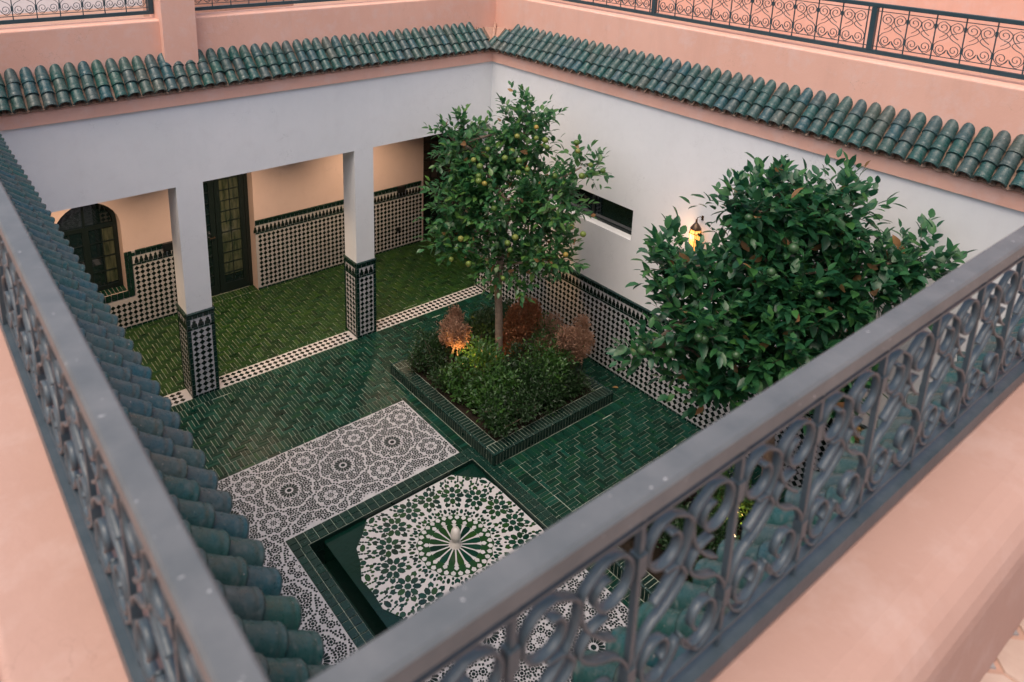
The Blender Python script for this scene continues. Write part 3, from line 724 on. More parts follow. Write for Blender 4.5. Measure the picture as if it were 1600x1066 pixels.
g_ = MB(); g_.box(AW[0]+.01, AW[1]-.01, DB+.222, DB+.226, AW[2]+.02, zc); prism(g_, [(a*.97+xc*.03, c) for a, c in arc2], 1, DB+.222, DB+.226); g_.obj('pane', M['glass'], win)
g_ = MB(); g_.box(xc+.20, AW[1]-.06, DB+.2175, DB+.2215, .70, 1.54); o = g_.obj('reflection_pane', M['pale_pane'], win); o['label'] = 'painted pale reflection at the right of the arched window'  # added pale panel, a painted reflection in front of the dark pane
# glazed doors
def door(D, n, y=DB+.20, pale=False):
    x0, x1, z0, z1 = D; d_ = MB(); z0 = .0
    for a, b2 in ((x0, x0+.06), (x1-.06, x1)): bar(d_, a, b2, z0, z1, y, .06)
    bar(d_, x0+.06, x1-.06, z1-.06, z1, y, .06)
    lw = (x1-x0-.12)/n
    leafs = []
    for i in range(n):
        a, b2 = x0+.06+i*lw, x0+.06+(i+1)*lw
        lf = MB(); bar(lf, a+.004, a+.085, .01, z1-.065, y+.008, .04); bar(lf, b2-.085, b2-.004, .01, z1-.065, y+.008, .04); bar(lf, a+.085, b2-.085, .01, .16, y+.008, .04); bar(lf, a+.085, b2-.085, z1-.16, z1-.065, y+.008, .04)
        ng = 11
        for k_ in range(1, ng): z = .16+k_*(z1-.32)/ng; bar(lf, a+.085, b2-.085, z-.007, z+.007, y+.012, .022)
        bar(lf, (a+b2)/2-.007, (a+b2)/2+.007, .16, z1-.16, y+.0135, .02)
        leafs.append((lf, a, b2))
    dd = d_.obj('door', M['frame'], bw)
    for lf, a, b2 in leafs: lf.obj('door_leaf', M['frame'], dd)
    g2 = MB()
    for lf, a, b2 in leafs: g2.box(a+.08, b2-.08, y+.026, y+.029, .15, z1-.15)
    g2.obj('pane', M['glass'], dd)
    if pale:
        lf, a, b2 = leafs[1]; zt_ = z1-.15; g3 = MB(); g3.box(a+.085, b2-.09, y+.018, y+.0255, .30, zt_); o = g3.obj('reflection_pane', M['pale_pane'], dd); o['label'] = 'painted pale reflection on the right door leaf'  # added pale slab paints a reflection over this leaf's glass
    h_ = MB(); h_.tube([(leafs[0][2]-.04, y+.008, 1.0), (leafs[0][2]-.04, y-.03, 1.0), (leafs[0][2]-.13, y-.03, 1.0)], .009, 8); h_.obj('handle', M['brass'], dd)
door(D1, 2, pale=True); door(D2, 2)
m = MB(); m.box(XA0, XA1, DB+.30, DB+.32, -.004, H2+.3); m.obj('inner_backing', M['black'], bw)
for x, z in ((-.289, .375),):
    s_ = MB(); s_.box(x-.04, x+.04, DB-.026, DB-.012, z-.04, z+.04); s_.obj('socket', M['black'], bw)
for x in (-4.30, -.25):
    s_ = MB(); s_.box(x-.07, x+.07, DB-.075, DB-.031, 1.09, 1.21); s_.box(x-.055, x+.055, DB-.082, DB-.075, 1.105, 1.195); setp(link('wall_lamp', s_.mesh('wall_lamp', M['black'])), 'small black box lamp on the tiled dado '+('left of the left column' if x < -2 else 'to the right of the right column'), 'wall lamp', 'black boxes on the arcade dado')
e = thing('arcade_end_wall', 'cream wall closing the arcade beyond the right glazed door', 'wall', (XA1, 1.2, 0)); m = MB(); m.box(XA1, XA1+.2, .25, DB+.32, -.004, H2+.3); m.obj('plaster', M['cream'], e)
e = thing('arcade_end_wall', 'cream wall closing the arcade beyond the arched window', 'wall', (XA0, 1.2, 0)); m = MB(); m.box(XA0-.2, XA0, -.1, DB+.32, -.004, H2+.3); m.box(XA0, XW, -.1, .33, -.004, H2); m.obj('plaster', M['cream'], e)
e = thing('arcade_front_pier', 'cream inner face of the wall stub beside the right glazed door', 'wall', (.9, .12, 0)); m = MB(); m.box(.302, XA1, .0, .25, -.004, H2+.3); m.obj('plaster', M['cream'], e)
m = MB(); m.box(XA0, XA1, .33, DB, H2+.002, H2+.2); m.box(.30, XA1, .25, .33, H2+.002, H2+.2); m.obj('ceiling', M['cream'], kind='structure')
# downlights in the arcade ceiling
for x in (-5.6, -3.45, -1.15):
    t = thing('ceiling_light', 'recessed arcade ceiling downlight '+{-5.6: 'before the arched window', -3.45: 'before the glazed door', -1.15: 'behind the right column'}[x], 'ceiling light', (x, 1.25, H2), 'arcade downlights')
    b = MB(); b.lathe([(.062, .0), (.062, -.012), (.045, -.012), (.045, -.004)], 20, (x, 1.25, H2+.001)); b.obj('ring', M['brass'], t)
    b = MB(); b.lathe([(.044, -.003), (.0, -.003)], 20, (x, 1.25, H2+.001)); b.obj('bulb', M['bulb'], t)
    l = bpy.data.lights.new('spot_glow', 'AREA'); l.shape = 'DISK'; l.size = .12; l.energy = 19; l.color = (1, .68, .42); l.spread = R(122)
    lo = bpy.data.objects.new('spot_glow', l); COL.objects.link(lo); lo.location = (x, 1.25, H2-.03)

# ------------------------------------------------------------------ eaves, parapets, terrace
def rtile_mesh():
    mb = MB(); L, seg = .215, 9
    secs = [(0, .056, 0), (.10, .059, 0), (.165, .062, 0), (.172, .0645, 0), (.182, .0625, 0), (.200, .064, 0), (.206, .067, 0), (L, .066, 0)]
    vs = []; fs = []
    for s_, r_, _ in secs:
        for j in range(seg): a = PI*j/(seg-1); vs.append((r_*math.cos(a), s_, r_*1.05*math.sin(a)))
    for s_, r_ in ((L, .054), (0, .046)):
        for j in range(seg): a = PI*j/(seg-1); vs.append((r_*math.cos(a), s_, r_*1.05*math.sin(a)))
    n = len(secs)
    for i in range(n): 
        for j in range(seg-1): fs.append((i*seg+j, i*seg+j+1, (i+1)*seg+j+1, (i+1)*seg+j))
    for j in range(seg-1): fs.append((n*seg+j, n*seg+j+1, (n+1)*seg+j+1, (n+1)*seg+j))
    mb.add(vs, fs); return mb
RTM = [rtile_mesh().mesh('roof_tile', M['roof'], True) for _ in range(1)]
for me in RTM:
    pass
OV, RX = .070, .25; TZ, RZ_ = 4.015, 4.315
def eave(corner, along, inward, L, label, skip0=True, skip1=True, sp=.1385, seed=1, RX=.25):
    """corner: wall-face corner point; along: unit dir; inward: unit dir pointing into the courtyard"""
    rnd = random.Random(seed)
    A, I = Vector(along), Vector(inward); c = Vector(corner); t = thing('tiled_eave', label, 'roof eave', tuple(c+A*L/2+Vector((0, 0, H1))))
    W = lambda a, i, z: c+A*a+I*i+Vector((0, 0, z))
    def pr(mb, a0, a1, poly, m0=0, m1=0):
        # mitred ends: shift ends with distance outward
        n = len(poly); vs = [W(a0-(-i)*m0*1.0 if m0 else a0, i, z) for i, z in poly]+[W(a1+(-i)*m1 if m1 else a1, i, z) for i, z in poly]
        mb.add(vs, [tuple(range(n)), tuple(range(2*n-1, n-1, -1))]+[(i, i+n, (i+1) % n+n, (i+1) % n) for i in range(n)])
    m = MB(); pr(m, 0, L, [(.030, H1), (.032, H1+.14), (-.25, H1+.40), (-.25, H1)], 1, 1); m.obj('fascia', M['pink'], t)
    m = MB(); pr(m, -.0, L, [(OV-.05, TZ-.03), (OV-.035, TZ), (-RX, RZ_-.01), (-RX, RZ_-.10), (.02, TZ-.07)], 1, 1); m.obj('bedding', M['mortar'], t)
    down = (Vector((0, 0, TZ-RZ_))+I*(OV+RX)).normalized(); up = A.cross(down); 
    if up.z < 0: up = -up
    side = down.cross(up)
    rot = Matrix((side, down, up)).transposed()
    n = int(round((L+2*OV)/sp)) ; tilt = Matrix.Rotation(R(2.0), 3, 'X')
    pm = MB(); tot = math.hypot(OV+RX, RZ_-TZ)
    for i in range(-2, n+3):
        a = -OV+(i+.5)*sp+rnd.uniform(-.004, .004)
        for k_ in range(3):
            s_low = tot-k_*(tot+.035)/3+rnd.uniform(-.006, .006)         # distance from ridge line of lower end
            s_up = s_low-.212
            io = -RX+down.dot(I)*s_low          # inward coordinate of the lower end
            mid = -RX+down.dot(I)*(s_low-.08)
            if a < -mid-.0 and skip0: continue
            if a > L+mid and skip1: continue
            if mid > 0 and (a < mid*0-OV or a > L+OV): continue
            org = W(a, -RX, RZ_)+down*s_up+up*(.006+.0045*1)
            wob = Matrix.Rotation(rnd.uniform(-.03, .03), 3, 'Z') @ Matrix.Rotation(rnd.uniform(-.03, .03), 3, 'Y')
            mt = (rot @ tilt @ wob).to_4x4(); mt.translation = org+up*.004*(k_ % 2)
            o = link('roof_tile', RTM[0], t, mat4=mt)
        a2 = a+sp/2
        if a2 < -OV-.02 or a2 > L+OV+.02: continue
        s0 = 0.02 if (0 < a2 < L) else tot*.7
        for s0_, s1_ in ((s0, tot+.012),):
            seg = 7; vs = []
            for s_ in (s0_, s1_):
                for rr in (.052, .043):
                    for j in range(seg): an = PI+PI*j/(seg-1); vs.append(W(a2, -RX, RZ_)+down*s_+side*(rr*math.cos(an))+up*(.026+rr*.75*math.sin(an)))
            f = []
            for j in range(seg-1): f += [(seg+j, seg+j+1, 3*seg+j+1, 3*seg+j), (j, j+1, 2*seg+j+1, 2*seg+j), (2*seg+j, 2*seg+j+1, 3*seg+j+1, 3*seg+j)]
            pm.add(vs, f)
    pm.obj('pan_tiles', M['pan'], t, kind='stuff')
    for a0 in (0, L):     # mortar valley at the corner
        sg = 1 if a0 == 0 else -1
        v = MB(); v.tube([W(a0+sg*OV, OV, TZ+.03), W(a0-sg*RX*.4, -RX*.4, (TZ+RZ_)/2+.045), W(a0-sg*RX, -RX, RZ_+.04)], [.016, .022, .02], 6)
        if a0 == 0: v.obj('corner_mortar', M['mortar'], t)
    return t
eave((XW, 0, 0), X3, NY, -XW, 'tiled eave above the arcade beam along the far side of the courtyard', seed=3)
eave((0, 0, 0), NY, NX, -YS, 'tiled eave above the white wall with the slit window', seed=4)
eave((XW, 0, 0), NY, X3, -YS, 'tiled eave right under the left foreground railing', seed=5, sp=.143)
eave((XW, YS, 0), X3, Y3, -XW, 'tiled eave seen through the scrolls of the near right railing', seed=6, sp=.143, RX=.35)

def parapet(x0, x1, y0, y1, label, mat='pink', ztop=PT, bv=.02):
    t = thing('parapet', label, 'parapet', ((x0+x1)/2, (y0+y1)/2, H1)); m = MB(); z0 = H1
    ring = lambda d, z: [(x0+d, y0+d, z), (x1-d, y0+d, z), (x1-d, y1-d, z), (x0+d, y1-d, z)]
    rings = [ring(0, z0)]+[ring(bv*(1-math.cos(PI/2*i/6)), ztop-bv+bv*math.sin(PI/2*i/6)) for i in range(7)]
    n = len(rings)*4; vs = [v for r_ in rings for v in r_]; fs = [(n-4, n-3, n-2, n-1), (3, 2, 1, 0)]
    for k_ in range(len(rings)-1):
        for i in range(4): fs.append((k_*4+i, k_*4+(i+1) % 4, k_*4+4+(i+1) % 4, k_*4+4+i))
    m.add(vs, fs); m.obj('plaster', M[mat], t); return t
NP0, NP1 = RX, .56
parapet(XW-RX, RX, NP0, NP1, 'pink plastered parapet above the arcade eave')
parapet(RX, .58, YS-.9, NP1, 'pink plastered parapet above the slit window wall')
parapet(XW-RX-.42, XW-RX, YS-1.2, NP1, 'pink plastered curb under the left foreground railing', 'pink_curb', 4.765)
parapet(XW-RX, RX, -8.50, YS-.35, 'wide pink plastered curb under the near right railing', 'pink_curb', 4.765, .11)
t = thing('pier', 'pink pier rising from the far parapet between two railing panels', 'pier', (-4.50, .3, H1)); m = MB(); m.box(-4.69, -4.315, .135, .60, 4.13, 7.2); m.obj('plaster', M['pink'], t)
m = MB()   # terrace slab
for a, b_, c, d in ((-12, 12, NP1, 12), (.58, 12, -14, NP1), (-12, XW-RX-.42, -14, NP1), (XW-RX-.42, .58, -14, YS-1.2), (XW-RX, .58, YS-1.2, -8.50)): m.box(a, b_, c, d, ZT-.3, ZT)
ter = m.obj('terrace_floor', M['mortar'], kind='structure')
L = []; L2 = []; s_ = .155
for i in range(46):
    for j in range(14):
        cx, cy = -6.6+i*s_*1.04, -8.56-j*s_*1.04
        L.append((hexa(s_*.53, 8, PI/8), (cx, cy, ZT), X3, Y3, Z3))
        L2.append((hexa(s_*.20, 4, 0), (cx+s_*.52, cy+s_*.52, ZT), X3, Y3, Z3))
pieces(L, 'paver', M['terrace'], ter, limit=220, h=.006, bev=.03); pieces(L2, 'paver_inset', M['terrace_grey'], ter, limit=0, stuffname='paver_insets', h=.006, bev=.03)
# walls round the terrace
t = thing('terrace_wall', 'pale wall of the roof terrace behind the far left railing', 'wall', (-4, 4.6, ZT)); m = MB(); m.box(-12, .8, 4.6, 4.9, ZT, 7.6); m.obj('plaster', M['white'], t)
t = thing('terrace_wall', 'peach wall of the roof terrace behind the far right railing', 'wall', (3.2, -3, ZT)); m = MB(); m.box(3.2, 3.5, -12, 4.9, ZT, 8.2); m.obj('plaster', M['pink'], t)
t = thing('bench', 'dark red cushioned bench on the terrace behind the far railing', 'bench', (-2.9, 3.0, ZT)); m = MB(); m.box(-4.0, -1.9, 2.7, 3.4, ZT, ZT+.38); m.obj('base', M['mortar'], t)
m = MB(); m.box(-3.98, -1.92, 2.72, 3.38, ZT+.382, ZT+.5); m.obj('cushion', M['red'], t)

# ------------------------------------------------------------------ railings
def spiral(cx, cy, r0, r1, a0, turns, n):
    return [(cx+(r0+(r1-r0)*i/n)*math.cos(a0+turns*2*PI*i/n), cy+(r0+(r1-r0)*i/n)*math.sin(a0+turns*2*PI*i/n)) for i in range(n+1)]
def smooth_path(pts, n=4):
    out_ = []
    P = [pts[0]]+pts+[pts[-1]]
    for i in range(1, len(P)-2):
        p0, p1, p2, p3 = P[i-1], P[i], P[i+1], P[i+2]
        for k_ in range(n):
            t_ = k_/n; f_ = lambda a, b, c, d: .5*((2*b)+(-a+c)*t_+(2*a-5*b+4*c-d)*t_*t_+(-a+3*b-3*c+d)*t_**3)
            out_.append((f_(p0[0], p1[0], p2[0], p3[0]), f_(p0[1], p1[1], p2[1], p3[1])))
    out_.append(pts[-1]); return out_
def flat_sweep(pts, th, wd):
    """pts in (s,z) plane; rectangular bar, th thick in plane, wd wide across; mesh in local (s, depth, z)"""
    n = len(pts); vs = []; fs = []
    for i, p in enumerate(pts):
        a = pts[max(i-1, 0)]; b = pts[min(i+1, n-1)]; d = math.hypot(b[0]-a[0], b[1]-a[1]) or 1; nx, nz = -(b[1]-a[1])/d, (b[0]-a[0])/d
        for sx, sy in ((-1, -1), (1, -1), (1, 1), (-1, 1)): vs.append((p[0]+nx*sx*th/2, sy*wd/2, p[1]+nz*sx*th/2))
    for i in range(n-1):
        for j in range(4): k_ = (j+1) % 4; fs.append((i*4+j, i*4+k_, i*4+4+k_, i*4+4+j))
    fs += [(3, 2, 1, 0), (n*4-4, n*4-3, n*4-2, n*4-1)]
    return vs, fs
def scroll_meshes(w_, z0, z1, mat, th, wd, n):
    """left halves; mirrored for the right: lower scroll (spiral, shoulder, neck, arm) and upper scroll (spiral, tail)"""
    H = z1-z0; hw = w_/2; out_ = []; near_ = n > 3
    for sg in (-1, 1):
        X = lambda u: sg*u
        r = hw*.44                                   # lower spiral: centre near the middle
        cx, cz = hw*.47, z0+H*.20
        sp_ = []
        nn = n*9
        for i in range(nn+1):
            f = i/nn; a = R(-60)+2*PI*(1.15 if near_ else 1.6)*(1-f)*-1 ; rr = r*((.30 if near_ else .12)+(.70 if near_ else .88)*f**.8); sp_.append((cx+rr*math.cos(PI-a-PI*.33), cz+rr*math.sin(PI-a-PI*.33)*1.05))
        # outer sweep from the spiral end around the bottom, up the outside to the neck and out to the arm
        e0 = sp_[-1]
        swp = [e0, (cx-.04*hw, cz-r*1.18), (hw*.72, z0+H*.055), (hw*.96, z0+H*.17), (hw*.97, z0+H*.29), (hw*.72, z0+H*.40), (hw*.36, z0+H*.46), (hw*.10, z0+H*.53), (hw*.06, z0+H*.58), (hw*.24, z0+H*.645), (hw*.50, z0+H*.66)]
        low = sp_+smooth_path(swp, n)[1:]
        out_.append([(X(a), b) for a, b in low])
        r = hw*.50; cx, cz = hw*.50, z0+H*.80; up_ = []
        for i in range(nn+1):
            f = i/nn; a = 2*PI*(1.0+.45*(0 if near_ else 1))*f+(2*PI*.45 if near_ else 0); rr = r*((.30 if near_ else .12)+(.62 if near_ else .80)*f**.8); up_.append((cx+rr*math.cos(-PI*.35+a*1.0), cz+rr*math.sin(-PI*.35+a*1.0)*.95))
        e0 = up_[-1]
        swp = [e0, (hw*.05, z0+H*.86), (hw*.03, z0+H*.76), (hw*.16, z0+H*.66), (hw*.45, z0+H*.56), (hw*.66, z0+H*.515)]
        up_ = up_+smooth_path(swp, n)[1:]
        out_.append([(X(a), b) for a, b in up_])
    res = []
    for pts in out_:
        vs, fs = flat_sweep(pts, th, wd); mb = MB(); mb.add(vs, fs); res.append(mb.mesh('scroll', mat, True))
    return res
def railing(p0, p1, label, near=False, posts=(), mod=.232, zt=RT, zb=RB, grp=None, clipf=None):
    p0, p1 = Vector(p0), Vector(p1); d = p1-p0; L = d.length; ang = math.atan2(d.y, d.x); d.normalize()
    t = thing('railing', label, 'railing', (p0.x, p0.y, zb)); t.rotation_euler = (0, 0, ang)
    T = Matrix.Translation((p0.x, p0.y, 0)) @ Matrix.Rotation(ang, 4, 'Z')
    hm = M['rail'] if near else M['iron_far']; im = M['iron'] if near else M['iron_far']
    def put(mb, name, mat, sm=False, at=None):
        mt = T.copy()
        if at: mt = T @ Matrix.Translation(at)
        return link(name, mb if not isinstance(mb, MB) else mb.mesh(name, mat, sm), t, mat4=mt)
    if near: hw, ht, bh, bb = .0275, .045, .021, .024
    else: hw, ht, bh, bb = .022, .040, .020, .020
    h_ = MB(); c_ = .006 if near else .004
    prof = [(-hw+c_, zt+.012), (-hw, zt+.012-c_), (-hw, zt+.012-ht+c_), (-hw+c_, zt+.012-ht), (hw-c_, zt+.012-ht), (hw, zt+.012-ht+c_), (hw, zt+.012-c_), (hw-c_, zt+.012)]
    n = len(prof); nseg = 1
    vs = [(0, a, b) for a, b in prof]+[(L, a, b) for a, b in prof]
    h_.add(vs, [tuple(range(n)), tuple(range(2*n-1, n-1, -1))]+[(i, i+n, (i+1) % n+n, (i+1) % n) for i in range(n)]); put(h_, 'handrail', hm)
    b_ = MB(); b_.box(0, L, -bb, bb, zb-bh, zb+bh); put(b_, 'bottom_bar', im)
    th = .006 if near else .005; wd = .018 if near else .009
    zlo, zhi = zb+bh+.035, zt+.012-ht-.035
    r_ = MB(); tt = .0035; r_.box(0, L, -wd/2, wd/2, zlo-tt, zlo+tt); r_.box(0, L, -wd/2, wd/2, zhi-tt, zhi+tt); put(r_, 'thin_rail', im)
    ps = sorted([0, *posts, L])
    pw = .022 if near else .026
    pmesh = MB(); pmesh.box(-pw, pw, -pw*.9, pw*.9, zb+bh, zt+.012-ht); pmesh = pmesh.mesh('post', im)
    for x in ps: put(pmesh, 'post', im, at=(min(max(x, pw), L-pw), 0, 0))
    bmesh_ = MB(); br = .0055 if near else .0045; bmesh_.box(-br, br, -br*1.2, br*1.2, zb+bh, zt+.012-ht); bmesh_ = bmesh_.mesh('baluster', im)
    first = True
    for a, b in zip(ps[:-1], ps[1:]):
        g0 = a+(.065 if not near else .05); g1 = b-(.065 if not near else .05); n = max(1, round((g1-g0)/mod)); st_ = (g1-g0)/n
        sc = scroll_meshes(st_-br*2, zlo+tt, zhi-tt, im, th, wd, 4 if near else 2)
        cl = MB(); cl.box(-.011, .011, -wd*.6, wd*.6, -.022, .022); cl = cl.mesh('collar', im)
        for i in range(n+1):
            x = g0+i*st_; put(bmesh_, 'baluster', im, at=(x, 0, 0))
            if 0 < i < n:
                put(cl, 'collar', im, at=(x, 0, zlo+(zhi-zlo)*.22)); put(cl, 'collar', im, at=(x, 0, zlo+(zhi-zlo)*.80))
        for i in range(n):
            x = g0+(i+.5)*st_
            wp = T @ Vector((x, 0, (zlo+zhi)/2))
            if not near and not inview(wp, 60): continue
            for me in sc: put(me, 'scroll', im, at=(x, 0, 0))
    return t
railing((-7.081, -8.235), (-7.081, .40), 'long blue grey iron railing running up the left edge of the picture', near=True, posts=(2.2, 4.35, 6.5), mod=.285)
railing((-7.045, -8.235), (.41, -8.235), 'blue grey iron scroll railing crossing the lower right foreground', near=True, posts=(4.9,), mod=.285)
railing((-7.05, .41), (-4.70, .41), 'dark iron scroll railing left of the pink pier', zt=5.32, zb=4.86, mod=.232)
railing((-4.305, .41), (.38, .41), 'dark iron scroll railing right of the pink pier', zt=5.32, zb=4.86, posts=(2.4,))
railing((.41, .41), (.41, -8.2), 'dark iron scroll railing along the far right parapet', zt=5.32, zb=4.86, posts=(3.04, 5.73), mod=.247)

# ------------------------------------------------------------------ lantern on the east wall
def lantern(x, y, z, label):
    t = thing('wall_lantern', label, 'lantern', (x, y, z), 'brass wall lanterns'); n = 6
    def ring(r_, zz): return [(x+r_*math.cos(2*PI*i/n+PI/6), y+r_*math.sin(2*PI*i/n+PI/6), z+zz) for i in range(n)]
    f = MB(); A, B, C = ring(.055, -.16), ring(.075, .08), ring(.060, .125)
    for i in range(n):
        j = (i+1) % n; f.tube([A[i], B[i], C[i]], .004, 5); f.tube([A[i], A[j]], .004, 5); f.tube([B[i], B[j]], .005, 5); f.tube([C[i], C[j]], .004, 5)
        for u_ in (.33, .66): f.tube([Vector(A[i]).lerp(Vector(A[j]), u_), Vector(B[i]).lerp(Vector(B[j]), u_)], .0018, 4)
        f.tube([Vector(A[i]).lerp(Vector(B[i]), .62), Vector(A[j]).lerp(Vector(B[j]), .62)], .003, 4)
    f.obj('frame', M['brass'], t)
    g_ = MB(); sc = lambda P_: [(x+(p[0]-x)*.95, y+(p[1]-y)*.95, p[2]) for p in P_]
    g_.add(sc(A)+sc(B)+sc(C), [(i, (i+1) % n, n+(i+1) % n, n+i) for i in range(n)]+[(n+i, n+(i+1) % n, 2*n+(i+1) % n, 2*n+i) for i in range(n)]); g_.obj('glass_panes', M['lampglass'], t)
    c = MB(); c.lathe([(.064, .125), (.062, .14), (.045, .165), (.026, .19), (.014, .205), (.010, .235), (.014, .24), (.0, .25)], 12, (x, y, z)); c.obj('cap', M['brass'], t, smooth=True)
    c = MB(); c.lathe([(.0, -.21), (.012, -.195), (.02, -.18), (.055, -.16), (.0, -.158)], 12, (x, y, z)); c.obj('base', M['brass'], t, smooth=True)
    b = MB(); b.tube([(x, y, z+.235), (x+.01, y, z+.262), (-.05, y, z+.262), (-.008, y, z+.235)], .005, 6); b.box(-.008, 0, y-.012, y+.012, z+.205, z+.262); b.obj('bracket', M['brass'], t)
    l = bpy.data.lights.new('lantern_glow', 'POINT'); l.energy = 2.2; l.color = (1, .50, .22); l.shadow_soft_size = .05
    lo = bpy.data.objects.new('lantern_glow', l); COL.objects.link(lo); lo.location = (x-.10, y+.04, z+.02)
lantern(-.115, -3.93, 2.46, 'lit brass wall lantern at the edge of the broad citrus tree')

# ------------------------------------------------------------------ foliage
LT = np.array([[0, 0, 0], [-.30, .22, .05], [0, .22, 0], [.30, .22, .05], [-.36, .50, .02], [0, .52, -.05], [.36, .50, .02], [-.20, .80, -.06], [0, .82, -.12], [.20, .80, -.06], [0, 1, -.20]])
LT[:, 0] *= .72
LF = [(0, 2, 1), (0, 3, 2), (1, 2, 5, 4), (2, 3, 6, 5), (4, 5, 8, 7), (5, 6, 9, 8), (7, 8, 10), (8, 9, 10)]
LTb = np.array([[0, 0, 0], [-.30, .45, .04], [0, .5, -.03], [.30, .45, .04], [0, 1, -.12]]); LTb[:, 0] *= .7
LFb = [(0, 2, 1), (0, 3, 2), (1, 2, 4), (2, 3, 4)]
def norm(a): return a/np.maximum(np.linalg.norm(a, axis=1, keepdims=True), 1e-9)
def leaf_frames(dirs, roll):
    """y axis = dirs; z axis = up-ish rotated by roll"""
    up = np.tile([0, 0, 1.], (len(dirs), 1)); x = norm(np.cross(dirs, up)+1e-6); z = norm(np.cross(x, dirs))
    c, s_ = np.cos(roll)[:, None], np.sin(roll)[:, None]; x2 = x*c+z*s_; z2 = -x*s_+z*c
    return x2, dirs, z2
def leaves_mesh(name, pos, dirs, size, roll, mat, tpl=LT, tf=LF, seg=None):
    x, y, z = leaf_frames(dirs, roll); n = len(pos)
    V = pos[:, None, :]+size[:, None, None]*(tpl[None, :, 0:1]*x[:, None, :]+tpl[None, :, 1:2]*y[:, None, :]+tpl[None, :, 2:3]*z[:, None, :])
    V = V.reshape(-1, 3); k_ = len(tpl); me = bpy.data.meshes.new(name)
    base = np.arange(n)*k_
    tri = [f for f in tf if len(f) == 3]; qu = [f for f in tf if len(f) == 4]
    lt = (base[:, None, None]+np.array(tri)[None]).reshape(-1); lq = (base[:, None, None]+np.array(qu)[None]).reshape(-1) if qu else np.array([], int)
    loops = np.concatenate([lt, lq]); tot = np.concatenate([np.full(n*len(tri), 3), np.full(n*len(qu), 4)])
    start = np.concatenate([[0], np.cumsum(tot)[:-1]])
    me.vertices.add(len(V)); me.vertices.foreach_set('co', V.reshape(-1)); me.loops.add(len(loops)); me.loops.foreach_set('vertex_index', loops.astype(np.int32))
    me.polygons.add(len(tot)); me.polygons.foreach_set('loop_start', start.astype(np.int32)); me.polygons.foreach_set('loop_total', tot.astype(np.int32))
    me.polygons.foreach_set('use_smooth', np.ones(len(tot), bool)); me.materials.append(mat); me.update(calc_edges=True); me.validate(); return me
def blob_points(blobs, dens, shell=.45, gen=rng):
    P, Nn, C = [], [], []
    for cx, cy, cz, rx, ry, rz, k_ in blobs:
        n = int(dens*k_*(rx*ry*rz)**(2/3)); d = norm(gen.normal(size=(n, 3))); rr = (shell+(1-shell)*gen.random(n)**.6)*(1+.16*np.sin(d[:, 0]*7+d[:, 2]*5+cx*9)*np.cos(d[:, 1]*6+cy*7))
        p = d*rr[:, None]*np.array([rx, ry, rz]); P.append(p+np.array([cx, cy, cz])); Nn.append(norm(d/np.array([rx, ry, rz])))
    return np.concatenate(P), np.concatenate(Nn)
